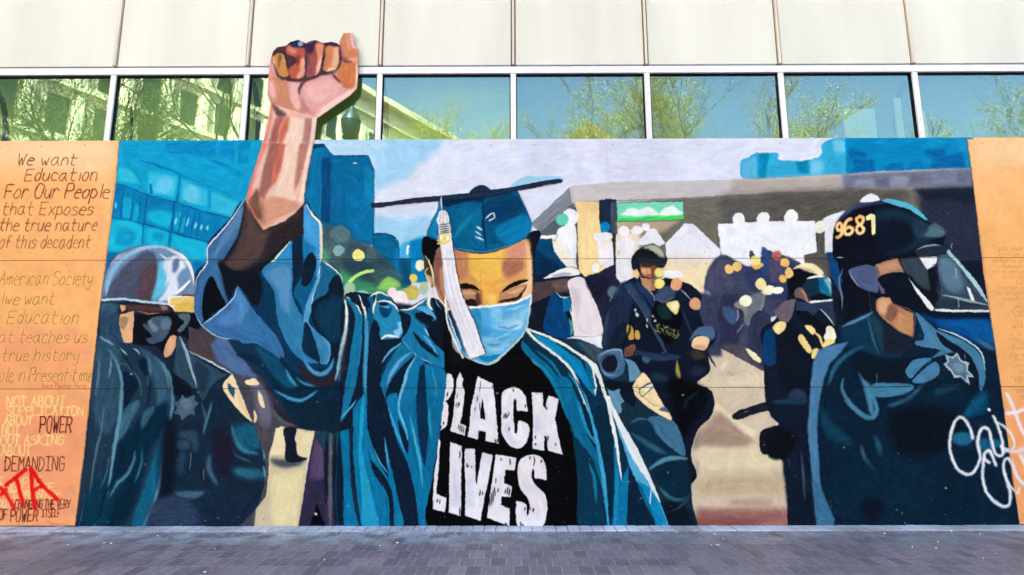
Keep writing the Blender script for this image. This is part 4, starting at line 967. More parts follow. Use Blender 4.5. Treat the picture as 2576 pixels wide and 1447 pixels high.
B t3 0a0c10 : 940 770 942 820 938 860 / 905 770 903 800 / 1005 800 1003 830 / 350 830 356 870 / 366 845 362 870 / 395 855 396 870 / 470 1060 462 1120 / 490 1080 486 1110 / 550 1130 556 1220 / 565 1090 572 1200 / 580 1060 586 1180 / 595 1040 600 1120 / 610 960 604 1010 / 690 1060 686 1100 / 710 1040 706 1110 / 727 1050 722 1120 / 625 1050 622 1090 / 730 790 730 850 / 655 790 650 815 / 292 720 288 790
B t3 0a0c10 : 860 1210 855 1250 / 905 1215 912 1240 / 935 1220 930 1260 / 820 1340 826 1390 / 840 1360 842 1392 / 95 1140 92 1180 / 118 1150 114 1190 / 288 1220 292 1290 / 690 1350 688 1380 / 700 1360 704 1385 / 150 470 144 500 / 128 500 124 540 / 175 250 190 210
# ================= officer behind the right shoulder
22 s 15323f painted_officer_shoulder : 490 750 600 725 680 735 780 775 915 832 1110 820 1130 920 1230 955 1300 1060 1420 1190 1540 1420 1620 1540 1700 1690 1735 1900 1790 2120 1810 2400 1850 2630 1560 2630 1380 2190 1050 1480 990 1400 900 1130 840 960 680 860
22 sb3 2d4f62 : 640 750 760 770 900 840 860 900 740 860
22 sb4 3a4f5c : 720 790 880 830 860 960 760 900
22 s 44678b : 855 905 920 850 1060 818 1115 870 1135 1000 1100 1090 1000 1122 920 1082 880 1000
22 s 141829 : 900 965 960 895 1035 900 1062 980 1030 1052 960 1062 912 1020
22 t5 7ea5c0 : 870 910 960 850 1085 838 1105 910
22 t4 7ea5c0 : 900 1040 960 1090 1050 1088
22 t5 2a4766 : 880 960 950 890 1040 890
22 p 6390ad : 1130 918 1222 952 1295 1062 1245 1140 1180 1162 1165 1000
22 p 6592b4 painted_badge : 955 1210 1000 1252 1082 1226 1090 1290 1138 1350 1098 1378 1110 1462 1052 1490 1000 1440 985 1340
22 s 0b1824 : 850 1100 920 1130 1160 1160 1220 1180 1240 1400 1140 1360 1090 1290 1080 1226 1000 1250 940 1200
23 s 3f7090 : 1365 185 1500 165 1620 210 1700 350 1738 560 1600 490 1450 340
23 sb3 0f3044 : 1150 290 1280 230 1380 215 1480 390 1680 560 1550 600 1400 680 1270 520
23 sb3 2a5a74 : 1180 330 1320 380 1560 540 1400 500
23 t6b1 39647c : 1180 230 1280 190 1380 190
23 t13b2 5f93ae : 1370 700 1500 620 1620 585 1765 592
23 t12b2 376d82 : 1480 870 1560 960 1660 1000 1785 950
23 sb6 0a1722 : 1520 1020 1760 1080 1840 1270 1560 1270
23 sb4 0d2a3a : 1420 680 1740 620 1790 940 1640 980 1480 850
23 t4b1 2f5a6c : 1600 1120 1700 1060 1790 970
22 s f9e0b4 painted_patch : 1215 1190 1310 1066 1390 1150 1450 1262 1520 1390 1560 1440 1612 1530 1560 1536 1400 1440 1270 1335 1220 1250
22 t3 d9a766 : 1222 1240 1330 1310 1420 1390 1520 1400 / 1240 1220 1270 1190
22 p e9efdc : 1272 1235 1400 1165 1418 1205 1310 1305
22 p dfe07a : 1290 1258 1330 1235 1348 1268 1312 1292
22 l2 463f42 : 1272 1235 1400 1168 1340 1190 1285 1240 1312 1302 1418 1208
22 s 4c6884 : 1480 1430 1540 1410 1580 1470 1500 1450
# ================= right half of the gown
22 p 0f3347 painted_gown : 90 740 145 620 330 680 520 770 700 880 850 980 910 1130 990 1400 1050 1480 1240 1790 1400 2160 1565 2630 665 2630 660 2140 600 1640 500 1370 330 1080 210 930 100 840
22 s 1b72a3 : 95 745 140 780 250 900 380 1010 480 1160 580 1447 640 1640 540 1500 440 1250 330 1080 210 930 105 840
22 t9b1 2a8cc0 : 120 860 260 980 380 1110 470 1290 540 1447
22 t7b1 1f7fb5 : 240 840 400 970 500 1140 560 1300
22 p 1587c8 : 210 672 400 742 550 852 690 945 740 1060 850 1280 835 1310 760 1230 650 1080 500 930 320 790
22 sb8 2a9bd6 : 240 690 400 770 540 870 640 960 500 880 320 770
22 t9b1 1f8fca : 560 1060 650 1180 730 1320 770 1447
22 l7 e6eae6 : 148 628 200 700 300 785 480 920 610 1060 690 1250 765 1447
22 t7 1b72a3 : 640 1130 720 1290 760 1420
22 p e9ece8 : 140 615 330 675 520 765 700 880 850 980 905 1130 950 1280 1000 1447 975 1447 930 1330 870 1140 830 1060 852 1190 840 1310 800 1140 750 960 680 905 520 800 330 705 160 640
22 s 1a6b96 : 735 950 790 1010 830 1180 830 1240 760 1120 740 1040
22 p 0f3a4e : 860 1190 905 1250 980 1447 900 1500 830 1400 845 1310
# gown lower right
23 s 1d6f9e : 440 -200 560 -220 640 -60 720 200 770 380 840 500 905 650 930 900 985 1280 950 1280 905 900 830 650 740 490 660 430 610 300 560 130
23 s 103b50 : 620 380 700 450 800 620 880 860 940 1280 670 1280 660 800
23 t11 4aa6d6 : 730 -60 790 160 835 340 895 600 930 860 970 1270
23 t10b1 3f9ccc : 660 0 720 200 800 370 880 480
23 s 0d2b3e : 700 40 740 60 785 200 825 370 800 360 745 250
23 t8b1 2f88b6 : 770 640 825 780 845 1040
23 s 0c2c3e : 850 60 960 120 1020 500 1020 900 980 1200 960 860 900 560 860 300
23 p 1f7ab0 : 1020 300 1080 560 1105 800 1170 640 1165 900 1150 1280 1005 1280 1030 900
23 t10b1 2f92c8 : 1060 700 1050 1000 1030 1270
23 s eff4f5 : 945 -40 985 -30 1005 120 1062 400 1095 700 1102 820 1075 700 1030 420 975 180
23 p 0c2637 : 1165 640 1200 690 1290 900 1370 1080 1470 1275 1155 1280 1170 800
23 s 57aedc : 1010 60 1060 180 1200 480 1390 830 1490 1040 1572 1280 1460 1280 1380 1060 1270 860 1180 660 1110 440 1060 300
23 s e9f0f3 : 995 30 1100 215 1250 470 1410 815 1490 1030 1440 960 1370 830 1200 570 1080 310 1015 150
23 p 1f90cc : 1250 800 1340 860 1400 890 1480 1040 1568 1280 1458 1280 1380 1070
23 p 1a6a98 : 1250 830 1310 880 1400 1100 1470 1280 1440 1230 1350 1070
23 l3 d9ecf4 : 1400 900 1386 1040
""")
# head of the graduate
paint("""
11 s 05070b painted_hair : 1680 1055 1740 1045 1860 1115 1880 1200 1820 1300 1780 1480 1730 1420 1690 1240 1668 1180
21 s 0f131d painted_hair : 110 1090 200 990 270 985 285 1030 250 1120 215 1280 200 1700 150 1400
F s d8a066 painted_face : 230 240 380 246 690 280 900 245 1100 150 1150 300 1170 480 1168 720 1150 820 800 860 500 880 300 850 210 660 178 480 190 350
F sb3 8a5850 : 185 350 230 240 280 220 300 800 230 680 180 560
F pb3 c98660 : 235 450 285 440 300 800 250 660
F sb5 c0855c : 380 255 540 270 550 400 480 520 430 580 400 420
F sb6 f3bf58 : 530 285 690 295 880 260 880 500 800 660 740 720 660 640 560 520
F sb5 eeb254 : 640 560 860 540 860 640 790 720 700 720
F sb5 e5a860 : 900 250 1120 160 1150 300 1160 480 1100 560 1000 560 900 640 870 500
F sb5 d8927c : 920 260 1100 165 1130 250 1090 330 960 340
F sb5 b3735a : 880 370 1060 350 1098 430 1040 490 930 560 875 500
F sb4 f6cb9c : 1100 170 1148 290 1165 500 1160 700 1060 740 1010 660 1100 560 1120 400
F sb3 d59a58 : 440 520 520 500 600 560 630 620 560 600 450 610
F sb4 c28058 : 420 480 520 480 500 540 430 560
F s 8a6650 : 440 655 560 655 640 700 645 800 490 790
F sb2 cda078 : 450 680 540 665 610 700 560 720 470 720
F sb2 b08660 : 470 730 590 725 630 770 500 760
F s 241414 : 478 770 580 756 640 800 600 826 500 818
F sb2 5a3a34 : 600 700 650 720 650 810 610 800
F s c38c64 : 860 720 960 650 1115 610 1060 690 990 745 850 765
F sb2 dfb084 : 900 700 1000 660 1080 640 1010 700
F s 5e3c34 : 810 780 900 755 1010 735 1070 700 1035 765 860 795
F t5 1c1010 : 850 790 930 765 1010 745 1060 705 1118 620
F s 150d0b : 440 612 470 600 540 606 600 628 638 672 560 652 440 648
F s 170e0c : 862 692 900 640 1000 580 1122 558 1126 574 1060 600 930 658
F t5b1 a8683e : 650 650 655 740 668 810
F t5b1 b97a48 : 862 680 840 740 820 790
F sb3 f2b352 : 680 690 820 690 815 800 690 815
F sb2 f9c86a : 720 720 800 720 800 790 730 800
F l1 b98a50 : 650 480 648 640 / 560 356 640 354
# ear and mask loop
F s 43342d painted_ear : 85 320 115 330 165 440 182 600 170 650 150 600 130 540 90 480
F s c79c74 : 115 520 160 540 168 620 145 600
F t5 ede0b0 : 92 318 140 400 172 520 180 640
F t4 e4d2a4 : 130 440 95 480 110 530 140 590 160 650
F c f5c8c6 : 165 692 17
F l4 f4f3ee : 172 640 215 730 300 832
# face mask
F p 56aee3 painted_face_mask : 322 858 500 846 700 832 1000 792 1160 715 1140 880 1110 1040 1062 1140 900 1295 745 1405 660 1405 560 1360 440 1280 380 1140 335 990
F pb4 3f80b0 : 500 860 640 870 660 1100 540 1090
F pb2 17324c : 325 868 390 868 500 1240 400 1130 335 960
F sb3 2d6b9a : 390 880 440 1000 500 1180 560 1300 450 1250
F sb6 8accf0 : 760 850 860 840 870 950 970 920 1130 830 1110 960 900 1010 780 980
F sb6 79c2ec : 700 1120 860 1180 1030 1110 900 1280 740 1300 660 1200
F sb5 b4dff5 : 760 1030 860 1020 1000 980 1080 980 1050 1060 900 1060
F sb4 3c88ba : 560 880 640 880 650 1080 600 1060
F sb3 4a9ad2 : 640 1040 760 1050 740 1130 650 1120
F t4b1 3a80b4 : 820 1030 940 1050 1035 1010 / 700 1210 800 1220 860 1200
F t4b1 a8d8f2 : 900 870 1000 850 1110 810 / 700 1160 820 1150 960 1090 / 720 1250 840 1260 960 1190
F s 2c8ac2 : 640 1332 740 1325 850 1312 770 1375 680 1380
F l1 3f76a0 : 645 880 650 1290
F l6 eef6f8 : 325 857 500 846 700 832 850 815 1000 792 1158 718
F l4 d8eef8 : 1158 722 1140 880 1110 1040 1064 1135
F l4 d8eef8 : 1064 1135 900 1292 745 1403 660 1403 580 1370
F l5 f2f5f4 : 300 560 300 830 318 1000 380 1150 470 1345
F l3 dfe9ee : 325 920 390 1090 450 1250
""")
for t, a, b, base, cap in (("Stup Kid", 775, 1020, 955, 70), ("Mask", 830, 1010, 1035, 46), ("Bs wash", 715, 1000, 1165, 50), ("make", 870, 1000, 1200, 34), ("us", 845, 910, 1252, 34)):
    write('F', t, a, b, base, cap, .2, '3f80ac', 1.0, seed=base, alpha=.6)
paint("""
# mortarboard cap
21 s 9ed2ee : 0 510 130 438 300 430 480 432 505 470 300 480 200 495 0 545
11 s 0f5c88 painted_cap : 1852 678 2300 655 2560 578 2622 580 2680 700 2760 880 2745 1010 2700 1060 2572 1120 2420 1165 2300 1196 2150 1182 1990 1160 1960 1000 1930 850 1880 780 1860 820 1830 1060 1720 1030 1760 900 1830 760
11 p 2783bc : 1848 690 1866 785 1825 850 1826 1060 1718 1032 1780 880
11 sb2 0c2d48 : 1870 675 2300 655 2260 690 2100 700 1900 745
11 sb6 0c4268 : 2320 680 2600 610 2680 760 2572 860 2400 920 2310 880
11 sb4 1b7db8 : 2400 970 2572 870 2700 825 2765 900 2745 1010 2572 1118 2440 1070
11 sb8 0f6898 : 2020 760 2250 740 2260 1100 2020 1120
11 t12b3 2a82ae : 2170 820 2080 930 1980 1060
11 t5b1 07243a : 2270 650 2290 800 2285 950 2305 1100 2310 1192
11 t4 1a4a68 : 2300 660 2400 690 2560 660
11 t4 c9dfee : 2300 868 2360 815 2395 800 / 2335 888 2405 850 / 2210 938 2280 978 / 2202 985 2262 1032 / 2200 1035 2290 1082 / 2390 800 2400 850
11 l3 4c9ed4 : 1992 1160 2150 1182 2300 1196 2572 1118
11 t3 07243a : 1992 1172 2300 1206 2560 1132
11 s 18304c painted_cap : 2152 610 2180 560 2255 524 2325 545 2365 585 2360 610
11 p 1b2c42 painted_cap : 1160 704 1350 692 1600 652 1850 632 2160 602 2572 545 2850 488 3040 462 3080 470 3082 490 2800 545 2620 580 2380 640 2100 668 1872 676 1600 702 1400 716 1240 746 1162 746
11 p 2a2a44 : 1170 712 1350 700 1600 660 1850 640 1850 668 1600 694 1400 708 1240 738 1172 738
11 t6 143a4e : 1880 655 2160 632 2400 600 2572 565
# tassel
11 t4 e9ebe4 : 1862 628 1864 700 1870 775
F p efedf6 painted_tassel : 225 60 240 200 265 400 280 640 310 760 400 1000 500 1270 545 1366 640 1332 706 1304 650 1180 600 1010 520 840 440 640 400 420 345 0 230 0
F p f2f1f6 : 214 -40 330 -50 352 120 375 330 440 640 470 740 330 760 290 640 270 400 255 200
F t2b1 c4bfdc : 300 220 330 500 400 800 520 1100 600 1290 / 340 220 370 480 440 760 560 1080 650 1250 / 280 400 330 700 430 960 520 1220
F t2b1 d9d4ea : 320 260 350 600 450 900
F l2 2b2c44 : 360 110 380 260 410 440 450 660 530 850 610 1020 660 1190 706 1304
F l2 c9c0dc : 255 200 280 450 296 640 340 800 410 1000 500 1270 545 1366
11 s f1f0f7 : 1815 870 1830 820 1845 795 1870 775 1905 785 1935 830 1945 890 1930 908 1840 910
11 l1 9a98b4 : 1850 800 1845 890 / 1880 790 1885 900 / 1910 800 1920 890 / 1820 880 1880 905 1940 895
11 t3 2f3044 : 1835 928 1890 918 1942 905 / 1838 950 1890 942 1945 928 / 1842 972 1890 965 1950 952 / 1845 995 1900 985 1955 972 / 1850 1010 1900 1004 1958 992
11 l4 e5d450 : 1832 1050 1850 1022 1885 1020 1895 1050 1870 1085 1825 1112 1880 1106 1900 1112
11 l4 e5d450 : 1928 1018 1905 1040 1900 1075 1915 1098 1940 1085 1952 1050 1945 1025 1928 1018
# ================= forearm and fist
11 p e8bfae painted_arm : 90 40 20 250 -20 400 -80 600 -97 690 0 862 80 976 300 885 430 775 487 702 500 520 550 250 588 40
11 sb3 e8807c : 100 40 150 60 40 300 -20 500 -60 690 -95 680 -60 500 0 330
11 pb3 a0685f : 150 70 270 60 220 260 160 520 80 680 30 620 70 400
11 pb3 cf6e5c : 255 60 330 60 280 300 200 500 150 545 180 330
11 pb4 f1d0c0 : 310 50 450 50 430 290 390 560 410 680 240 760 180 620 260 420
11 pb3 b4786c : 450 50 545 50 510 230 440 480 385 600 400 430
11 pb2 f4d6c8 : 545 50 586 50 500 520 480 690 430 700 470 480
11 sb5 d49a80 : 60 700 200 640 420 700 430 760 200 880 90 940
11 sb6 a5755f : -90 700 40 640 90 800 80 940 0 850
11 sb4 7a5246 : -60 700 20 560 40 700 60 860 20 860
11 t3b1 c9624e : -80 680 0 850 80 972
11 l2 8a3c34 : 85 62 300 64 585 64
""")
FIST = coords('10', [160, 555, 172, 518, 215, 475, 300, 462, 342, 424, 425, 401, 500, 436, 540, 414, 600, 404, 660, 430, 692, 432, 760, 421, 815, 436, 835, 455, 842, 415,
    880, 335, 975, 332, 990, 460, 1028, 500, 1024, 760, 1012, 890, 945, 960, 800, 1060, 640, 1172, 610, 1192, 598, 1300, 586, 1410, 76, 1410, 110, 1250, 150, 1045, 115, 950, 122, 800, 140, 640])
SHAPES['raised_fist'] = [FIST]
paint("""
10 p dd9c90 : 20 1402 60 300 1100 300 1100 1100 640 1402
10 sb4 cc8874 : 130 780 330 810 460 820 430 930 470 1050 490 1140 330 1130 200 1050 125 950
10 sb5 eab6b4 : 330 830 440 830 430 930 450 1080 400 1100 330 960 / 130 820 180 830 200 1000 140 960
10 sb5 c98a68 : 180 800 310 830 330 1000 260 980
10 s e2a2a2 : 436 960 470 870 560 795 680 755 760 770 850 835 905 905 860 965 700 1080 560 1135 480 1060
10 sb6 e9b4b2 : 520 880 680 800 820 860 800 960 640 1040 520 1000
10 sb4 c28482 : 455 950 500 1050 580 1130 660 1100 560 1140 470 1080
10 sb3 f2d3cc : 700 1060 900 930 1000 830 1010 890 940 960 800 1060 640 1170 600 1170
10 p e8c4b6 : 150 1040 490 1150 620 1180 590 1447 60 1447
10 pb3 e88c86 : 150 1050 190 1060 150 1260 110 1447 60 1447 110 1250
10 pb3 a8625c : 205 1170 285 1180 240 1300 215 1447 130 1447 160 1300
10 pb3 cc7058 : 285 1190 350 1165 330 1300 270 1447 225 1447 240 1300
10 pb4 f1d2c2 : 350 1170 490 1190 470 1300 460 1447 280 1447 330 1300
10 pb3 b6807a : 492 1180 580 1190 545 1447 465 1447
10 pb2 f4d6ca : 565 1190 612 1190 590 1410 540 1447
10 sb3 6a4a4a : 158 1030 230 1090 310 1150 270 1180 200 1150
10 sb3 e9b0a8 : 320 1110 450 1140 500 1160 440 1190 350 1160
10 sb3 4a3038 : 155 560 215 470 300 458 350 420 425 398 510 440 600 400 690 430 760 418 840 455 850 640 780 740 640 760 480 800 300 790 210 700
10 s c7894f : 195 560 245 535 275 545 300 620 322 720 320 765 260 778 230 760 200 650
10 sb2 8a5a44 : 225 560 260 550 250 620 225 700
10 s e2a870 : 165 580 185 560 200 640 215 720 235 765 190 700
10 s b95c4a : 305 480 340 455 420 470 500 500 502 640 492 760 440 788 370 795 320 700 400 640 425 590 340 560 305 530
10 sb2 232b50 : 335 440 360 420 425 402 500 440 480 475 400 482 360 470
10 cb2 a9b0ca : 450 440 26
10 sb3 8a3f3c : 400 560 440 560 440 640 410 650
10 sb2 e6a48c : 450 600 495 590 492 740 440 782 410 780 440 700
10 sb3 d98a74 : 330 480 400 500 400 540 340 530
10 sb2 9a4f44 : 505 480 600 425 680 440 692 520 660 630 625 760 580 784 508 770 500 600
10 sb3 3a2640 : 505 450 590 408 605 440 560 540 505 520
10 sb2 de8f76 : 600 450 680 450 690 540 650 640 625 720 600 700 620 580
10 t7b1 ecc0b6 : 660 560 630 680 595 775
10 sb2 8a5058 : 505 620 580 620 570 740 510 760
10 s cb8052 : 690 460 770 440 835 475 842 600 800 705 730 724 668 690 700 570
10 sb2 36233c : 690 440 760 424 830 448 820 475 740 460 700 475
10 sb3 e2b090 : 790 480 835 490 832 620 780 705 760 680
10 sb2 efc9b8 : 730 690 800 690 780 722 720 722
10 s d0835f : 845 430 885 338 975 335 985 450 1024 505 1020 600 930 600 870 570 842 480
10 sb3 8a5660 : 842 460 870 520 900 580 970 592 910 620 850 610
10 sb2 f2c6b6 : 945 375 976 345 985 440 1008 492 960 470
10 sb3 e09c84 : 900 400 940 390 950 480 930 520
10 sb3 c8774e : 860 625 1016 605 1016 790 990 890 935 900 880 880 815 750 845 690
10 sb3 e7a9a0 : 930 590 1018 580 1015 620 950 615
10 t6b1 f3cabb : 1012 620 1010 850 955 935
10 t8b2 46303a : 180 640 225 765 320 800 450 812 500 800 560 790 660 742 740 728 805 700
10 t6b2 5c3c40 : 760 735 800 780 852 835
10 t7b2 5c3c42 : 432 960 445 870 520 800
10 t5b2 3a2632 : 305 560 328 720 / 502 480 502 760 / 690 440 668 690 / 840 460 850 600 830 700
10 t5b1 5a3a44 : 860 600 900 620 960 620
""")
# everything of the mural stays on its own boards; the spray tag runs over both
_x, _y, _m = cover([MUR])
KEEP = np.zeros(CAN.shape[:2], np.float32); KEEP[_y-TY0:_y-TY0+_m.shape[0], _x-TX0:_x-TX0+_m.shape[1]] = _m
KEEP[:350-TY0] = 1
CAN[:] = BOARD+(CAN-BOARD)*KEEP[..., None]
lay(cover(stroke_polys(MUR[1:10], 2.0, False), union=True), hexc('3a2a38'), .45)
lay(cover(stroke_polys(MUR[12:21], 2.0, False), union=True), hexc('3a2a38'), .45)
paint("""
33 l8b1 f2f5fb : 2055 385 2035 300 1990 215 1930 172 1880 212 1840 320 1822 450 1842 570 1900 690 2000 748 2070 712 2122 620 2128 560 2102 420 2132 310 2172 275 2222 312 2242 400 2262 500 2312 562 2362 535 2340 460
33 l7b1 f2f5fb : 2262 165 2305 260 2340 370 2360 460
33 l6b1 eef2fa : 2300 225 2400 290 2470 400 2470 480 2410 500 2345 470
33 l9b1 f6eef6 : 2400 -60 2450 40 2510 200 2560 320 2640 400 / 2390 132 2480 130 2600 80
33 l8b1 f4e6ee : 2640 460 2500 520 2380 510
33 c ffffff : 2218 100 18
33 l8b1 f2f5fb : 2222 628 2175 600 2172 535 2215 510 2250 560 2288 655
33 l8b1 eef2fa : 2165 590 2152 760 2182 900 2250 1000 2360 1070 2420 1050 2432 950 2400 820 2362 690 2372 610 2410 588 2450 640 2500 760 2580 860
33 l7b1 f4e6ee : 2400 820 2450 890 2510 935 2525 890
33 l9b1 f6eef4 : 2540 560 2590 650 2700 700
33 sb5a60 f6d8dc : 2500 480 2640 460 2640 560 2520 560
""")
# specks where the paint has chipped to the primer, faint board joints, nail heads
for i in range(240):
    x, y = rng.uniform(190, 2560), TY1-30-abs(rng.normal(0, 1))**1.3*150
    if y < 380: continue
    a = np.linspace(0, 2*np.pi, 7, endpoint=False); r = abs(rng.normal(0, 1))*.9+.5
    lay(cover([np.stack([x+np.cos(a)*r*rng.uniform(.6, 1.6), y+np.sin(a)*r], 1)]), hexc('d9d8d2'), rng.uniform(.25, .9))
for i in range(60):
    x, y = rng.uniform(320, 2400), rng.uniform(375, 640)
    lay(cover([np.array([x, y])+np.stack([np.cos(np.linspace(0, 6, 8)), np.sin(np.linspace(0, 6, 8))], 1)*rng.uniform(.8, 1.8)]), hexc('7d8490'), rng.uniform(.2, .6))
for zx in (.06, 1.16, 1.28, 2.38, 2.50, 3.60):            # screw heads along the sheet edges
    for xx in np.arange(-6.3, 6.6, .406):
        u_, v_ = from_wall(np.array([xx+rng.uniform(-.03, .03)]), np.array([zx+rng.uniform(-.012, .012)])); a = np.linspace(0, 6.28, 9)
        lay(cover([np.stack([u_[0]+np.cos(a)*1.5, v_[0]+np.sin(a)*1.5], 1)]), hexc('4a4644'), rng.uniform(.25, .7))
h_, w_ = CAN.shape[:2]
CAN *= 1-(1-KEEP)[..., None]*np.array([0, .022, .012], np.float32)
# brushwork: streaks and smears that follow the painted forms
def brush_field():
    g = blur(CAN.mean(2), 2)
    gy, gx_ = np.gradient(g)
    a, b, c = gx_*gx_, gy*gy, gx_*gy
    out = 0
    for s, k in ((4, 1.0), (14, .6), (40, .35)):
        A, B, C = blur(a, s), blur(b, s), blur(c, s)
        e = np.sqrt((A-B)**2+4*C*C)+1e-9
        out = out+k*np.stack([(A-B), 2*C], -1)/(e+1e-6)[..., None]*(e/(e+2e-6))[..., None]
    th = .5*np.arctan2(out[..., 1], out[..., 0])+np.pi/2
    th += .25*vnoise(h_, w_, 30, 21)
    return np.cos(th).astype(np.float32), np.sin(th).astype(np.float32)
BX, BY = brush_field()
def smear(F, n, step):
    """mean of F along the brush direction"""
    yy, xx = np.mgrid[0:h_, 0:w_].astype(np.float32)
    acc = F.astype(np.float32).copy(); cnt = 1
    for sg in (1, -1):
        px, py = xx.copy(), yy.copy(); lx, ly = BX*sg, BY*sg
        for _ in range(n):
            px += lx*step; py += ly*step
            ix = np.clip(px+.5, 0, w_-1).astype(np.int32); iy = np.clip(py+.5, 0, h_-1).astype(np.int32)
            acc += F[iy, ix]; cnt += 1
            nx, ny = BX[iy, ix], BY[iy, ix]; f = np.where(nx*lx+ny*ly < 0, -1, 1).astype(np.float32)
            lx, ly = nx*f, ny*f
    return acc/cnt
base_ = CAN.copy()
CAN[:] = base_+(smear(CAN, 2, 1.1)-base_)*(.55*KEEP)[..., None]
NZ = np.random.default_rng(31).standard_normal((h_, w_, 3)).astype(np.float32)
for q in range(3): NZ[..., q] = blur(NZ[..., q], 1)
st1 = smear(NZ, 9, 1.4); st1 /= st1.std()
coarse = np.stack([vnoise(h_, w_, 5, 41+q) for q in range(2)], -1)
st2 = smear(coarse, 9, 2.2); st2 /= st2.std()
on_mural = .15+.85*KEEP
lum = CAN.mean(2)
amp = (on_mural*(.012+.075*np.clip(.42-np.abs(lum-.3), 0, .42)))[..., None]
CAN *= 1+amp*(.8*st1.mean(2, keepdims=True)*1.7+.45*st2[..., :1])
CAN += amp*CAN*st1*.5
CAN += (amp*.10)*st2[..., 1:2]*np.array([-.3, .8, 1.0], np.float32)*(lum < .3)[..., None]
n1 = vnoise(h_, w_, 26, 1)+.6*vnoise(h_, w_, 11, 2)
n3 = vnoise(h_, w_, 2.2, 5)
CAN *= (1+.025*n1)[..., None]
CAN += ((.012+.010*(lum < .35))*n3)[..., None]*np.array([1, 1.1, 1.15], np.float32)
CAN += (.016*np.maximum(n1, 0)*(lum < .2))[..., None]*np.array([.2, .8, 1], np.float32)
# the painter's blues are cyan-leaning, hardly any red in them
w_b = np.clip(((CAN[..., 2]-CAN[..., 0])/(CAN[..., 2]+.05)-.58)/.13, 0, 1)
CAN[..., 0] *= 1-.62*w_b; CAN[..., 1] *= 1-.05*w_b; CAN[..., 2] *= 1-.07*w_b
lum = CAN.mean(2); w_d = np.clip((.33-lum)/.15, 0, 1)*np.clip((CAN[..., 2]-CAN[..., 0])/.08, 0, 1)
CAN[..., 1] *= 1-.09*w_d; CAN[..., 2] *= 1+.03*w_d
np.clip(CAN, 0.004, 1, out=CAN)

# carry the picture from photograph units onto the flat wall, brush edges slightly uneven
PX = 300
WX0, WX1, WZ0, WZ1 = -6.6, 6.6, 0.0, 4.75
TW, TH = int((WX1-WX0)*PX), int((WZ1-WZ0)*PX)
gx, gz = np.meshgrid(WX0+(np.arange(TW)+.5)/PX, WZ0+(np.arange(TH)+.5)/PX)
su, sv = from_wall(gx, gz)
su = su+.9*vnoise(TH, TW, 9, 11)+.7*vnoise(TH, TW, 4, 12); sv = sv+.9*vnoise(TH, TW, 9, 13)+.7*vnoise(TH, TW, 4, 14)
su = np.clip(su-TX0-.5, 0, w_-1.001); sv = np.clip(sv-TY0-.5, 0, h_-1.001)
iu, iv = su.astype(int), sv.astype(int); fu, fv = (su-iu)[..., None].astype(np.float32), (sv-iv)[..., None].astype(np.float32)
PAINT = (CAN[iv, iu]*(1-fu)+CAN[iv, iu+1]*fu)*(1-fv)+(CAN[iv+1, iu]*(1-fu)+CAN[iv+1, iu+1]*fu)*fv
# ---------------------------------------------------------------- object helpers
def tag(o, label=None, cat=None, group=None, kind=None):
    for k, v in (('label', label), ('category', cat), ('group', group), ('kind', kind)):
        if v: o[k] = v
    return o

def empty(name, loc=(0, 0, 0), label=None, cat=None, group=None):
    o = bpy.data.objects.new(name, None); COL.objects.link(o); o.location = loc
    o.empty_display_size = .2
    return tag(o, label, cat, group)

def link(name, me, mats, parent=None, smooth=False):
    o = bpy.data.objects.new(name, me); COL.objects.link(o)
    for m in (mats if isinstance(mats, (list, tuple)) else [mats]): me.materials.append(m)
    if parent:
        o.parent = parent
        o.matrix_parent_inverse = Matrix.Translation(-Vector(world_loc(parent)))
    if smooth:
        for p in me.polygons: p.use_smooth = True
    return o

def world_loc(o):
    v = Vector((0, 0, 0))
    while o: v += Vector(o.location); o = None if o.parent is None or o.type == 'MESH' else o.parent
    return v

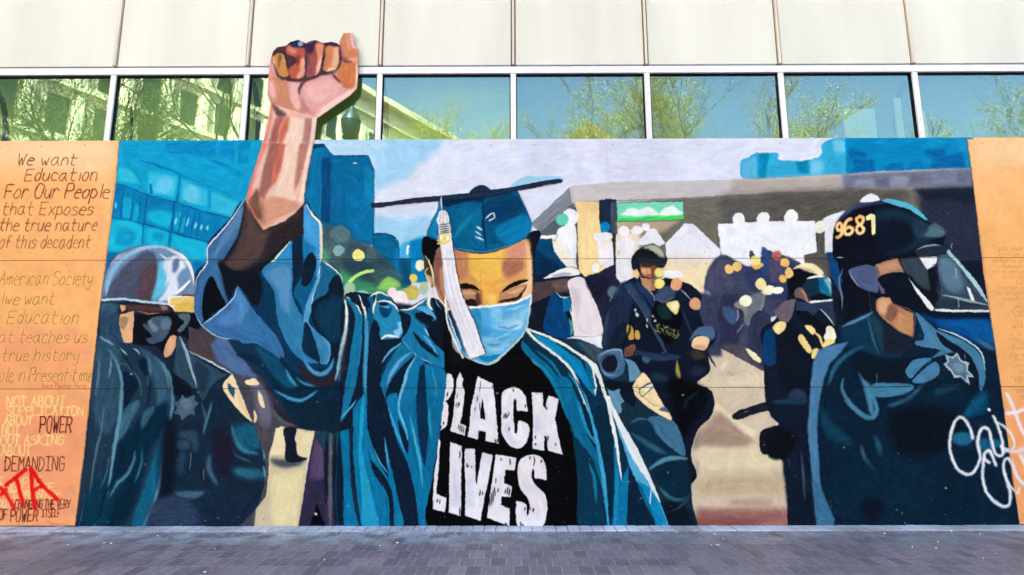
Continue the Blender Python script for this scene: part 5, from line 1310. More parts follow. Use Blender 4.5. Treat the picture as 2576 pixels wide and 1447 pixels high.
class MB:
    """collects boxes, tubes and faces in world coordinates; build() makes ONE mesh object"""
    def __init__(s): s.v, s.f, s.m = [], [], []
    def face(s, pts, mi=0):
        i = len(s.v); s.v += [tuple(p) for p in pts]; s.f.append(tuple(range(i, i+len(pts)))); s.m.append(mi)
    def box(s, x0, x1, y0, y1, z0, z1, mi=0, front=None):
        i = len(s.v)
        s.v += [(x0, y0, z0), (x1, y0, z0), (x1, y1, z0), (x0, y1, z0), (x0, y0, z1), (x1, y0, z1), (x1, y1, z1), (x0, y1, z1)]
        for k, q in enumerate(((0, 1, 5, 4), (1, 2, 6, 5), (2, 3, 7, 6), (3, 0, 4, 7), (4, 5, 6, 7), (3, 2, 1, 0))):
            s.f.append(tuple(i+j for j in q)); s.m.append(front if (front is not None and k == 0) else mi)
        return s
    def tube(s, pts, rad, n=6, mi=0, cap=True):
        pts = [Vector(p) for p in pts]; base = len(s.v)
        up = Vector((.31, .17, .93))
        for k, p in enumerate(pts):
            d = (pts[min(k+1, len(pts)-1)]-pts[max(k-1, 0)]).normalized()
            a = d.cross(up)
            if a.length < .05: a = d.cross(Vector((1, 0, 0)))
            a.normalize(); b = d.cross(a); r = rad[k] if isinstance(rad, (list, tuple)) else rad
            for j in range(n):
                t = 2*math.pi*j/n; s.v.append(tuple(p+a*math.cos(t)*r+b*math.sin(t)*r))
        for k in range(len(pts)-1):
            for j in range(n):
                a0, a1 = base+k*n+j, base+k*n+(j+1) % n
                s.f.append((a0, a1, a1+n, a0+n)); s.m.append(mi)
        if cap:
            s.f.append(tuple(base+j for j in range(n))[::-1]); s.m.append(mi)
            e = base+(len(pts)-1)*n; s.f.append(tuple(e+j for j in range(n))); s.m.append(mi)
        return s
    def lathe(s, c, prof, n=14, mi=0):
        base = len(s.v)
        for r, z in prof:
            for j in range(n):
                t = 2*math.pi*j/n; s.v.append((c[0]+r*math.cos(t), c[1]+r*math.sin(t), c[2]+z))
        for k in range(len(prof)-1):
            for j in range(n):
                a0, a1 = base+k*n+j, base+k*n+(j+1) % n
                s.f.append((a0, a1, a1+n, a0+n)); s.m.append(mi)
        return s
    def build(s, name, mats, parent=None, smooth=False, bevel=0):
        me = bpy.data.meshes.new(name); me.from_pydata(s.v, [], s.f)
        me.polygons.foreach_set('material_index', s.m); me.update()
        o = link(name, me, mats, parent, smooth)
        if bevel:
            b = o.modifiers.new('edge', 'BEVEL'); b.width = bevel; b.segments = 2; b.limit_method = 'ANGLE'
        return o

def node_mat(name, base, rough=.6, spec=.3, bump=None, var=None, metal=0.0):
    """Principled material with procedural colour variation and bump in object space"""
    m = bpy.data.materials.new(name); m.use_nodes = True; nt = m.node_tree; p = nt.nodes['Principled BSDF']
    p.inputs['Base Color'].default_value = (*base, 1); p.inputs['Roughness'].default_value = rough
    p.inputs['Specular IOR Level'].default_value = spec; p.inputs['Metallic'].default_value = metal
    geo = nt.nodes.new('ShaderNodeTexCoord')
    def noise(scale, detail, stretch=(1, 1, 1)):
        mp = nt.nodes.new('ShaderNodeMapping'); mp.inputs['Scale'].default_value = stretch
        n = nt.nodes.new('ShaderNodeTexNoise'); n.inputs['Scale'].default_value = scale; n.inputs['Detail'].default_value = detail
        nt.links.new(geo.outputs['Object'], mp.inputs[0]); nt.links.new(mp.outputs[0], n.inputs['Vector'])
        return n
    if var:
        amt, scale, stretch = var
        n = noise(scale, 5, stretch); r = nt.nodes.new('ShaderNodeMapRange')
        r.inputs['From Min'].default_value = .3; r.inputs['From Max'].default_value = .7
        r.inputs['To Min'].default_value = 1-amt; r.inputs['To Max'].default_value = 1+amt
        mx = nt.nodes.new('ShaderNodeVectorMath'); mx.operation = 'SCALE'; mx.inputs[0].default_value = base
        nt.links.new(n.outputs[0], r.inputs[0]); nt.links.new(r.outputs[0], mx.inputs['Scale']); nt.links.new(mx.outputs[0], p.inputs['Base Color'])
    if bump:
        st, scale, stretch = bump
        n = noise(scale, 4, stretch); b = nt.nodes.new('ShaderNodeBump'); b.inputs['Strength'].default_value = st; b.inputs['Distance'].default_value = .004
        nt.links.new(n.outputs[0], b.inputs['Height']); nt.links.new(b.outputs[0], p.inputs['Normal'])
    return m

# the painted surface: the picture made above, on plywood with grain and brush relief
img = bpy.data.images.new('mural_paint', TW, TH, alpha=False)
_rgba = np.ones((TH, TW, 4), np.float32); _rgba[..., :3] = np.clip(PAINT, 0, 1)
img.pixels.foreach_set(_rgba.ravel()); img.update(); img.pack()
M = {}
m = bpy.data.materials.new('mural_paint'); m.use_nodes = True; nt = m.node_tree; P_ = nt.nodes['Principled BSDF']
ti = nt.nodes.new('ShaderNodeTexImage'); ti.image = img; ti.interpolation = 'Cubic'; ti.extension = 'EXTEND'
uvn = nt.nodes.new('ShaderNodeUVMap'); uvn.uv_map = 'wall'
nt.links.new(uvn.outputs[0], ti.inputs[0])
sc_ = nt.nodes.new('ShaderNodeVectorMath'); sc_.operation = 'MULTIPLY'; sc_.inputs[1].default_value = (.785, .81, .80)      # pigment as it is in white light
nt.links.new(ti.outputs[0], sc_.inputs[0]); nt.links.new(sc_.outputs[0], P_.inputs['Base Color'])
P_.inputs['Roughness'].default_value = .7; P_.inputs['Specular IOR Level'].default_value = .03
tc = nt.nodes.new('ShaderNodeTexCoord'); mp = nt.nodes.new('ShaderNodeMapping'); mp.inputs['Scale'].default_value = (1, 1, 7)
nz = nt.nodes.new('ShaderNodeTexNoise'); nz.inputs['Scale'].default_value = 9; nz.inputs['Detail'].default_value = 7
bp = nt.nodes.new('ShaderNodeBump'); bp.inputs['Strength'].default_value = .25; bp.inputs['Distance'].default_value = .004
nt.links.new(tc.outputs['Object'], mp.inputs[0]); nt.links.new(mp.outputs[0], nz.inputs['Vector']); nt.links.new(nz.outputs[0], bp.inputs['Height']); nt.links.new(bp.outputs[0], P_.inputs['Normal'])
M['paint'] = m
M['ply'] = node_mat('plywood_edge', (.36, .25, .15), .8, .2, var=(.3, 30, (1, 1, 20)))

def uv_wall(me):
    uv = me.uv_layers.new(name='wall')
    co = np.empty(len(me.vertices)*3); me.vertices.foreach_get('co', co); co = co.reshape(-1, 3)
    li = np.empty(len(me.loops), int); me.loops.foreach_get('vertex_index', li)
    c = co[li]; u = np.stack([(c[:, 0]-WX0)/(WX1-WX0), (c[:, 2]-WZ0)/(WZ1-WZ0)], 1)
    uv.data.foreach_set('uv', u.ravel().astype(np.float32))

def clip_axis(P, ax, lim, keep_less):
    out = []
    n = len(P)
    for i in range(n):
        a, b = P[i], P[(i+1) % n]
        ia = (a[ax] <= lim) == keep_less or a[ax] == lim; ib = (b[ax] <= lim) == keep_less or b[ax] == lim
        if ia: out.append(a)
        if ia != ib:
            t = (lim-a[ax])/(b[ax]-a[ax]); q = [a[0]+t*(b[0]-a[0]), a[1]+t*(b[1]-a[1])]; q[ax] = lim; out.append(tuple(q))
    return out

ROWS = ((0.0, 1.22), (1.22, 2.44), (2.44, 3.66))
GAP = .0032
def paint_mesh(name, polys, parent, depth, label=None, x0=-3.925, x1=4.488):
    """a painted shape: its outline on the flat boards, cut where the boards meet"""
    V, Fc = [], []
    for k, P in enumerate(polys):
        W = [tuple(p) for p in to_wall(P)]
        for z0, z1 in ROWS:
            Q = W
            for ax, lim, less in ((1, z0+GAP, False), (1, z1-GAP, True), (0, x0, False), (0, x1, True)):
                if len(Q) > 2: Q = clip_axis(Q, ax, lim, less)
            if len(Q) < 3: continue
            vs, es, fs = delaunay_2d_cdt([Vector(q) for q in Q], [], [list(range(len(Q)))], 1, 1e-5)[:3]
            i = len(V); y = -depth-.00012*k
            V += [(v[0], y, v[1]) for v in vs]
            for f in fs:
                a, b, c = (vs[f[j]] for j in range(3))
                f = tuple(f) if (b-a).cross(c-a) > 0 else tuple(f)[::-1]
                Fc.append(tuple(i+j for j in f))
    me = bpy.data.meshes.new(name); me.from_pydata(V, [], Fc); me.update(); uv_wall(me)
    o = link(name, me, M['paint'], parent)
    if label: o['label'] = label
    return o
# ---------------------------------------------------------------- ground
def ground_mat():
    m = bpy.data.materials.new('brick_pavement'); m.use_nodes = True; nt = m.node_tree; N, Lk = nt.nodes, nt.links; p = N['Principled BSDF']
    tc = N.new('ShaderNodeTexCoord')
    nd = N.new('ShaderNodeTexNoise'); nd.inputs['Scale'].default_value = 9; nd.inputs['Detail'].default_value = 2
    ad = N.new('ShaderNodeMix'); ad.data_type = 'VECTOR'; ad.inputs[0].default_value = .012
    Lk.new(tc.outputs['Object'], nd.inputs['Vector']); Lk.new(tc.outputs['Object'], ad.inputs[4]); Lk.new(nd.outputs['Color'], ad.inputs[5])
    br = N.new('ShaderNodeTexBrick'); br.offset = .5; br.squash = 1
    for k, v in (('Scale', 1), ('Mortar Size', .0042), ('Mortar Smooth', .3), ('Bias', -.1), ('Brick Width', .108), ('Row Height', .196)): br.inputs[k].default_value = v
    br.inputs['Color1'].default_value = (.098, .088, .108, 1); br.inputs['Color2'].default_value = (.20, .187, .215, 1); br.inputs['Mortar'].default_value = (.25, .245, .29, 1)
    Lk.new(ad.outputs[1], br.inputs['Vector'])
    def noise(s, d, st=(1, 1, 1)):
        mp = N.new('ShaderNodeMapping'); mp.inputs['Scale'].default_value = st
        n = N.new('ShaderNodeTexNoise'); n.inputs['Scale'].default_value = s; n.inputs['Detail'].default_value = d
        Lk.new(tc.outputs['Object'], mp.inputs[0]); Lk.new(mp.outputs[0], n.inputs['Vector']); return n
    def rng_(a, f0, f1, t0, t1):
        r = N.new('ShaderNodeMapRange'); Lk.new(a, r.inputs[0])
        for k, v in zip(('From Min', 'From Max', 'To Min', 'To Max'), (f0, f1, t0, t1)): r.inputs[k].default_value = v
        return r.outputs[0]
    def mix(f, a, b):
        x = N.new('ShaderNodeMix'); x.data_type = 'RGBA'
        if isinstance(f, float): x.inputs[0].default_value = f
        else: Lk.new(f, x.inputs[0])
        for i, c in ((6, a), (7, b)):
            if isinstance(c, tuple): x.inputs[i].default_value = (*c, 1)
            else: Lk.new(c, x.inputs[i])
        return x.outputs[2]
    def mul(a, b):
        x = N.new('ShaderNodeMath'); x.operation = 'MULTIPLY'; Lk.new(a, x.inputs[0])
        if isinstance(b, float): x.inputs[1].default_value = b
        else: Lk.new(b, x.inputs[1])
        return x.outputs[0]
    c = br.outputs['Color']
    c = mix(rng_(noise(1.1, 4).outputs[0], .42, .66, 0, .5), c, (.08, .085, .11))           # grime
    c = mix(rng_(noise(2.6, 5).outputs[0], .52, .72, 0, .5), c, (.21, .18, .19))            # paler worn bricks
    c = mix(rng_(noise(.9, 5, (1, 1, 1)).outputs[0], .55, .68, 0, .35), c, (.14, .18, .22))
    sx = N.new('ShaderNodeSeparateXYZ'); Lk.new(tc.outputs['Object'], sx.inputs[0])
    near = rng_(sx.outputs['Y'], -.75, -.12, 0, 1)                                        # overspray dust from the painting work
    sp = rng_(noise(5, 6).outputs[0], .42, .62, .0, 1.0)
    mid = rng_(sx.outputs['X'], .6, -1.0, .5, 1.25)
    c = mix(mul(mul(mul(near, sp), mid), .8), c, (.33, .47, .55))
    c = mix(rng_(noise(24, 5).outputs[0], .45, .7, 0, .45), c, (.075, .07, .085))
    c = mix(rng_(noise(33, 5, (1, .6, 1)).outputs[0], .56, .74, 0, .5), c, (.27, .24, .26))
    fine = noise(90, 3)
    c = mix(mul(rng_(fine.outputs[0], .60, .68, 0, .8), rng_(sx.outputs['Y'], -.6, -.2, 0.05, .9)), c, (.62, .72, .76))
    Lk.new(c, p.inputs['Base Color'])
    p.inputs['Roughness'].default_value = .62; p.inputs['Specular IOR Level'].default_value = .35
    b = N.new('ShaderNodeBump'); b.inputs['Strength'].default_value = .6; b.inputs['Distance'].default_value = .006
    h = N.new('ShaderNodeMath'); h.operation = 'SUBTRACT'; Lk.new(noise(40, 5).outputs[0], h.inputs[0]); Lk.new(br.outputs['Fac'], h.inputs[1])
    Lk.new(h.outputs[0], b.inputs['Height']); Lk.new(b.outputs[0], p.inputs['Normal'])
    return m
M['brick'] = ground_mat()
M['asphalt'] = node_mat('asphalt', (.05, .05, .052), .85, .2, bump=(.5, 60, (1, 1, 1)), var=(.25, 3, (1, 1, 1)))
M['kerb'] = node_mat('kerb_granite', (.34, .33, .32), .8, .2, bump=(.4, 30, (1, 1, 1)), var=(.15, 8, (1, 1, 1)))
M['pale_block'] = node_mat('painted_edge_blocks', (.36, .395, .47), .7, .2, bump=(.5, 40, (1, 1, 1)), var=(.5, 1.6, (1, 1, 1)))

g = MB(); g.box(-300, 300, -8.6, 40, -.3, 0); tag(g.build('pavement', M['brick']), kind='structure')
g = MB(); g.box(-300, 300, -300, -8.9, -.5, -.14); tag(g.build('road', M['asphalt']), kind='structure')
g = MB(); g.box(-300, 300, -8.9, -8.6, -.5, .004); tag(g.build('kerb', M['kerb']), kind='structure')
g = MB(); g.box(-60, 60, -29, -22, -.139, .0); tag(g.build('far_pavement', M['kerb']), kind='structure')
# the course of pale edging blocks along the foot of the boards
e = MB(); rr = random.Random(3); x = -6.6
while x < 6.6:
    w = .104+rr.uniform(-.003, .003)
    e.box(x, x+w-.008, -.185+rr.uniform(-.002, .002), -.002, -.02, .006+rr.uniform(0, .004)); x += w
tag(e.build('pavement_edging', M['pale_block'], bevel=.003), kind='structure')

# ---------------------------------------------------------------- the mural on its boards
XL, XR = -3.93, 4.493
hoarding = empty('mural_hoarding', (.28, 0, 0), 'wide plywood mural of a graduate in a blue gown raising a fist among helmeted officers', 'mural')
def board(name, xs, parent):
    for z0, z1 in ROWS:
        for a, b in zip(xs[:-1], xs[1:]):
            mb = MB(); mb.box(a+.0006, b-.0006, 0, .018, z0+.0024+(.0125 if z0 == 0 else 0), z1-.0024, mi=1, front=0)
            o = mb.build(name, [M['paint'], M['ply']], parent); uv_wall(o.data)
board('plywood_panel', (XL, -1.50, .93, 3.37, XR), hoarding)
for nm, xs, lab in (('text_board', (-6.37, XL-.002), 'orange plywood board of handwritten lines with red spray paint, beside the mural\'s left edge'),
                    ('text_board', (XR+.002, 6.6), 'orange plywood board with faint small writing beside the mural\'s right edge')):
    tb = empty(nm, (sum(xs)/2, 0, 0), lab, 'sign board'); board('plywood_panel', xs, tb)
fr = MB()
for z in (.1, 1.0, 2.2, 3.5): fr.box(-6.3, 6.55, .019, .06, z-.02, z+.045)
fr.build('timber_rail', M['ply'], hoarding)

S = SHAPES
def pm(name, key, parent, depth, label=None, idx=None):
    polys = S[key] if idx is None else [S[key][i] for i in idx]
    for k, P in enumerate(polys): o = paint_mesh(name, [P], parent, depth+.00012*k, label)
    return o
pm('painted_building', 'painted_building', hoarding, .0006, 'bright blue painted building front')
pm('painted_tower', 'painted_tower', hoarding, .0008, 'dark blue painted office tower')
pm('painted_overpass', 'painted_overpass', hoarding, .0006, 'grey painted overpass across the right half')
pm('painted_tent', 'painted_tent', hoarding, .0008, 'white painted tent peak')
pm('painted_traffic_light', 'painted_traffic_light', hoarding, .0010, 'dark painted traffic light beside the green street sign')
pm('painted_street_sign', 'painted_street_sign', hoarding, .0010, 'green painted street sign with white smudged marks')
pm('painted_street', 'painted_street', hoarding, .0006, 'beige painted street between the officers')
pm('painted_backdrop', 'painted_backdrop', hoarding, .0006)
pm('painted_street', 'painted_street_gap', hoarding, .0009, 'cream strip of painted street seen below the sleeve')
pm('painted_crowd', 'painted_crowd', hoarding, .0008)
def officer(key, depth, label, subs):
    o = pm('painted_officer', key, hoarding, depth, label)
    for i, (nm, k, idx) in enumerate(subs): pm(nm, k, o, depth+.0006+.0003*i, None, idx)
officer('painted_officer_left', .0012, 'painted officer in a shiny helmet and breathing mask at the left end', (('helmet', 'painted_helmet', [0]), ('face', 'painted_face', [0]), ('collar', 'painted_collar', [0, 1]), ('badge', 'painted_badge', [0]), ('shoulder_patch', 'painted_patch', [0])))
officer('painted_officer_behind', .0012, 'painted officer with a pale cloak right behind the graduate', (('visor', 'painted_visor', [0, 1]), ('cloak', 'painted_cloak', None)))
officer('painted_officer_middle', .0016, 'painted officer in a round helmet standing in the middle distance', (('helmet', 'painted_helmet', [1]), ('face', 'painted_face', [1]), ('badge', 'painted_badge', [1])))
officer('painted_officer_right', .0012, 'painted officer with a clear visor and yellow shoulder patches', (('helmet', 'painted_helmet', [2]), ('visor', 'painted_visor', [2]), ('shoulder_patch', 'painted_patch', [1, 2, 3, 4]), ('baton', 'painted_baton', None), ('baton_hand', 'painted_baton_hand', None)))
officer('painted_officer_big', .0032, 'large painted officer at the right end with 9681 on the helmet', (('helmet', 'painted_helmet', [3]), ('visor', 'painted_visor', [3]), ('neck', 'painted_neck', None), ('badge', 'painted_badge', [2])))
officer('painted_officer_shoulder', .0030, 'painted officer seen from the shoulder down, cream patch on the sleeve', (('shoulder_patch', 'painted_patch', [5]), ('badge', 'painted_badge', [3])))
pm('painted_boot', 'painted_boot', hoarding, .0014)
pm('painted_trousers', 'painted_trousers', hoarding, .0014)
grad = pm('painted_graduate', 'painted_gown', hoarding, .0048, 'painted graduate in a blue gown, cap and face mask with one fist raised')
for i, (nm, k, idx) in enumerate((('shirt', 'painted_shirt', None), ('letter', 'painted_lettering', None), ('hair', 'painted_hair', None), ('face', 'painted_face', [2]), ('ear', 'painted_ear', None),
        ('face_mask', 'painted_face_mask', None), ('cap', 'painted_cap', None), ('tassel', 'painted_tassel', None), ('arm', 'painted_arm', None))):
    pm(nm, k, grad, .0056+.0016*(i > 0)+.0006*i, None, idx)
# the fist is a plywood cut-out that rises above the boards, clear of the glass
W = [tuple(p) for p in to_wall(S['raised_fist'][0])]
W = clip_axis(W, 1, 3.6622, False)
vs, es, fs = delaunay_2d_cdt([Vector(q) for q in W], [], [list(range(len(W)))], 1, 1e-5)[:3]
fm = MB(); n = len(vs)
fm.v = [(v[0], -.002, v[1]) for v in vs]+[(v[0], .016, v[1]) for v in vs]
for f in fs:
    a, b, c = (vs[f[j]] for j in range(3)); f = tuple(f) if (b-a).cross(c-a) > 0 else tuple(f)[::-1]
    fm.f.append(f); fm.m.append(0); fm.f.append(tuple(i+n for i in f)[::-1]); fm.m.append(1)
area = sum(W[i][0]*W[(i+1) % len(W)][1]-W[(i+1) % len(W)][0]*W[i][1] for i in range(len(W)))
if area < 0: W = W[::-1]
for i in range(len(W)):
    a, b = W[i], W[(i+1) % len(W)]; fm.face([(b[0], -.002, b[1]), (a[0], -.002, a[1]), (a[0], .016, a[1]), (b[0], .016, b[1])], 1)
o = fm.build('raised_fist', [M['paint'], M['ply']], grad); uv_wall(o.data); o['label'] = 'plywood cut-out of a raised fist above the top edge'
bt = MB(); bt.box(-2.26, -2.20, .0165, .055, 3.0, 3.9); bt.build('timber_brace', M['ply'], hoarding)

# ---------------------------------------------------------------- the office building
M['panel'] = node_mat('ribbed_metal_panel', (.66, .675, .61), .5, .35, bump=(.35, 60, (1, .2, .02)), var=(.085, 1.9, (1, 1, .16)))
M['alu'] = node_mat('white_aluminium', (.73, .745, .80), .4, .4, var=(.05, 3, (1, 1, 1)))
M['cream'] = node_mat('cream_joint_strip', (.66, .60, .50), .55, .3, var=(.12, 6, (1, 1, .2)))
M['gasket'] = node_mat('black_gasket', (.006, .007, .009), .6, .1, var=(.2, 20, (1, 1, 1)))
M['jointline'] = node_mat('brown_joint_sealant', (.22, .16, .14), .8, .1, var=(.2, 20, (1, 1, 1)))
M['interior'] = node_mat('office_plaster', (.22, .25, .22), .8, .2, var=(.1, 1, (1, 1, 1)))
M['haze_screen'] = node_mat('pale_green_haze_screen', (.58, .58, .33), .8, .1, var=(.12, 2.2, (1, 1, .3)))  # for screens added behind the glass to veil the panes in pale green
M['dim_haze_screen'] = node_mat('grey_green_haze_screen', (.19, .23, .16), .8, .1, var=(.12, 2.2, (1, 1, .3)))  # darker version of the added screen, for a weaker veil
M['white_in'] = node_mat('white_column_paint', (.5, .47, .4), .6, .2, var=(.05, 3, (1, 1, 1)))
def glass_mat():
    m = bpy.data.materials.new('solar_glass'); m.use_nodes = True; nt = m.node_tree; N, Lk = nt.nodes, nt.links
    N.remove(N['Principled BSDF'])
    t = N.new('ShaderNodeBsdfTransparent'); t.inputs[0].default_value = (.80, .92, .74, 1)
    gl = N.new('ShaderNodeBsdfGlossy'); gl.inputs['Roughness'].default_value = .0; gl.inputs['Color'].default_value = (.62, .88, 1.0, 1)
    tc = N.new('ShaderNodeTexCoord'); n = N.new('ShaderNodeTexNoise'); n.inputs['Scale'].default_value = 1.6; n.inputs['Detail'].default_value = 2
    b = N.new('ShaderNodeBump'); b.inputs['Strength'].default_value = .07; b.inputs['Distance'].default_value = .01
    Lk.new(tc.outputs['Object'], n.inputs['Vector']); Lk.new(n.outputs[0], b.inputs['Height']); Lk.new(b.outputs[0], gl.inputs['Normal'])
    x = N.new('ShaderNodeMixShader'); x.inputs[0].default_value = .175
    Lk.new(t.outputs[0], x.inputs[1]); Lk.new(gl.outputs[0], x.inputs[2]); Lk.new(x.outputs[0], N['Material Output'].inputs[0])
    return m
M['glass'] = glass_mat()
office = empty('office_building', (0, 1, 0), 'office building with white wall panels above a band of reflective windows', 'building')
PITCH, NB = 1.365, 7
ZP, ZT0, ZT1, ZG = 4.488, 4.393, 4.466, 4.380
for k in range(-NB, NB+1):
    xc = k*PITCH
    mb = MB(); mb.box(xc-.0275, xc+.0275, .05, .14, 0, ZT0-.001); mb.build('mullion', M['alu'], office, bevel=.002)
    mb = MB(); mb.box(xc-.011, xc+.011, .035, .075, ZP+.001, 7.4); mb.build('joint_strip', M['cream'], office, bevel=.003)
    mb = MB(); mb.box(xc-.022, xc+.022, .066, .085, ZP, 7.4); mb.build('joint_sealant', M['jointline'], office)
    if k < NB:
        x0, x1 = xc+.0275, xc+PITCH-.0275
        mb = MB(); mb.box(xc+.025, xc+PITCH-.025, .055, .09, ZP, 7.4); mb.build('wall_panel', M['panel'], office, bevel=.004)
        w = MB(); G = .010
        w.box(x0, x1, .068, .11, ZG, ZT0-.002); w.box(x0, x0+G, .068, .11, .1, ZG-.001); w.box(x1-G, x1, .068, .11, .1, ZG-.001)
        wo = w.build('window', M['gasket'], office)
        pn = MB(); pn.box(x0+G+.001, x1-G-.001, .086, .092, .1, ZG-.001); pn.build('pane', M['glass'], wo)
        b = MB(); yb = .40+.02*(k % 3); prof = [(yb, .3), (yb, 3.85)]+[(.135+(yb-.135)*math.cos(t*math.pi/16), 3.85+.545*math.sin(t*math.pi/16)) for t in range(1, 9)]  # added screen, curved forward at the top so its brightness fades upward
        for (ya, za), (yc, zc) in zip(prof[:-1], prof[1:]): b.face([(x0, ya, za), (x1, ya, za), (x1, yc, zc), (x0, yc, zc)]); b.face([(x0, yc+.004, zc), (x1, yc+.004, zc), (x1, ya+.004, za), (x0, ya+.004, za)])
        b.build('haze_screen', M['haze_screen' if k < 0 else 'dim_haze_screen'], wo, smooth=True)
mb = MB(); mb.box(-NB*PITCH-.03, NB*PITCH+.03, .046, .2, ZT0, ZT1); mb.build('transom', M['alu'], office, bevel=.002)
mb = MB(); mb.box(-NB*PITCH, NB*PITCH, .10, .2, ZT1+.001, ZP+.03); mb.build('gasket_strip', M['gasket'], office)
mb = MB()
for z in (10.4, 13.4): mb.box(-9.55, 9.55, .05, .3, z-3+.02, z-.05)
mb.box(-9.55, 9.55, .3, 18, 4.46, 16); mb.box(-40, -9.6, .1, 18, 0, 16); mb.box(9.6, 40, .1, 18, 0, 16)
mb.build('wall', M['panel'], office)
mb = MB(); mb.box(-9.5, 9.5, 5, 5.2, 0, 4.45); mb.box(-9.5, 9.5, .3, 5, 4.40, 4.455); mb.build('interior_wall', M['interior'], office)
for x0, x1, y0, y1, z1 in ((3.40, 3.72, .17, .20, 4.05), (3.92, 3.99, .15, .17, 4.16), (4.18, 4.24, .17, .20, 4.02), (-2.2, -1.9, 2.5, 2.8, 4.39), (.6, .9, 2.5, 2.8, 4.39)):
    mb = MB(); mb.box(x0, x1, y0, y1, .01, z1); mb.build('interior_column', M['white_in'], office)
mb = MB(); mb.box(-9.5, 9.5, .21, .24, .01, 3.3); mb.build('lower_wall', M['gasket'], office)

for z in (1.22, 2.44):
    mb = MB(); mb.box(-6.36, 6.58, .0185, .03, z-.05, z+.05); mb.build('seam_light_stop', M['gasket'], hoarding)  # added dark strip that stops light leaking through the board seam

# ---------------------------------------------------------------- litter along the wall
M['paper'] = node_mat('white_paper', (.82, .83, .82), .7, .2, var=(.06, 30, (1, 1, 1)))
def on_ground(px, py, z=0.0):
    d = (px-1288)/F_PX*AX_R-(py-723.5)/F_PX*AX_U+AX_W
    t = (z-CAM_H)/d[2]
    return d[0]*t, -CAM_D+d[1]*t
LIT = [(90, 1337), (120, 1346), (115, 1342), (170, 1373), (182, 1352), (262, 1368), (280, 1369), (396, 1350), (540, 1383), (515, 1442), (815, 1411), (1000, 1368), (1049, 1396), (956, 1375), (1262, 1374), (1680, 1345), (1702, 1341), (1798, 1346), (1820, 1358), (1790, 1373), (1806, 1373), (2250, 1336), (2226, 1344), (2295, 1378), (2355, 1380), (2452, 1394), (2474, 1407), (2466, 1345), (2505, 1396), (2394, 1338), (2360, 1366)]
proto = None
for i, (px, py) in enumerate(LIT):
    rr = random.Random(i*7+1); x, y = on_ground(px, py)
    a0 = rr.uniform(0, 6); n = rr.choice((4, 5, 6)); mb = MB()
    big = i % 9 == 2
    r = rr.choice((.0035, .005, .0065, .009))*rr.uniform(.8, 1.2)*(1.7 if big else 1)
    ring = [(math.cos(a0+k*6.283/n)*r*rr.uniform(.7, 1.5), math.sin(a0+k*6.283/n)*r*rr.uniform(.6, 1.1), rr.uniform(.002, .008)) for k in range(n)]
    mb.face([(q[0], q[1], q[2]+.004) for q in ring]); mb.face([(q[0], q[1], q[2]) for q in ring][::-1])
    for k in range(n):
        p, q = ring[k], ring[(k+1) % n]; mb.face([p, q, (q[0], q[1], q[2]+.004), (p[0], p[1], p[2]+.004)])
    o = mb.build('paper_scrap', M['paper']); o.location = (x, min(y, -.13), 0)
    tag(o, 'tiny torn white scrap lying on the grey brick pavement in front of the boards', 'litter', 'white scraps scattered on the pavement')
fl = MB(); rr = random.Random(11)
for i in range(2600):
    x = rr.gauss(-1.35, .75); y = -.05-abs(rr.gauss(0, .15))
    if rr.random() < .25: x = rr.uniform(-4.6, 4.6)
    r = rr.uniform(.0015, .006); a = rr.uniform(0, 6.28); z = .0015 if y < -.19 else .0105
    fl.v += [(x+r*math.cos(a+t), y+r*math.sin(a+t)*.8, z+rr.uniform(0, r)) for t in (0, 2.0, 4.1)]; fl.f.append((len(fl.v)-3, len(fl.v)-2, len(fl.v)-1)); fl.m.append(0)
M['flake'] = node_mat('pale_paint_flakes', (.62, .76, .82), .35, .5, var=(.25, 60, (1, 1, 1)))
tag(fl.build('paint_flakes', M['flake']), kind='stuff')

# ---------------------------------------------------------------- across the street: what the windows mirror
YG = .086
def mirrored(px, py, dist):
    """the point at a given depth beyond the glass that the pane shows at this direction, on the street side"""
    d = (px-1288)/F_PX*AX_R-(py-723.5)/F_PX*AX_U+AX_W
    t = dist/d[1]
    return Vector((d[0]*t, 2*YG-(-CAM_D+d[1]*t), CAM_H+d[2]*t))
M['bark'] = node_mat('bark', (.11, .09, .07), .9, .1, bump=(.8, 14, (1, 1, .2)), var=(.3, 5, (1, 1, .3)))
M['dark_bark'] = node_mat('dark_bark', (.05, .05, .04), .9, .1, bump=(.8, 14, (1, 1, .2)), var=(.3, 5, (1, 1, .3)))
def leaf_mat(name, c):
    m = node_mat(name, c, .6, .2, var=(.35, 1.3, (1, 1, 1))); nt = m.node_tree
    tr = nt.nodes.new('ShaderNodeBsdfTranslucent'); tr.inputs[0].default_value = (c[0]*1.3, c[1]*1.3, c[2], 1)
    x = nt.nodes.new('ShaderNodeMixShader'); x.inputs[0].default_value = .4; p = nt.nodes['Principled BSDF']; out = nt.nodes['Material Output']
    nt.links.new(p.outputs[0], x.inputs[1]); nt.links.new(tr.outputs[0], x.inputs[2]); nt.links.new(x.outputs[0], out.inputs[0]); return m
M['spring_leaf'] = leaf_mat('spring_leaves', (.33, .28, .05)); M['dark_leaf'] = leaf_mat('evergreen_leaves', (.035, .07, .03))
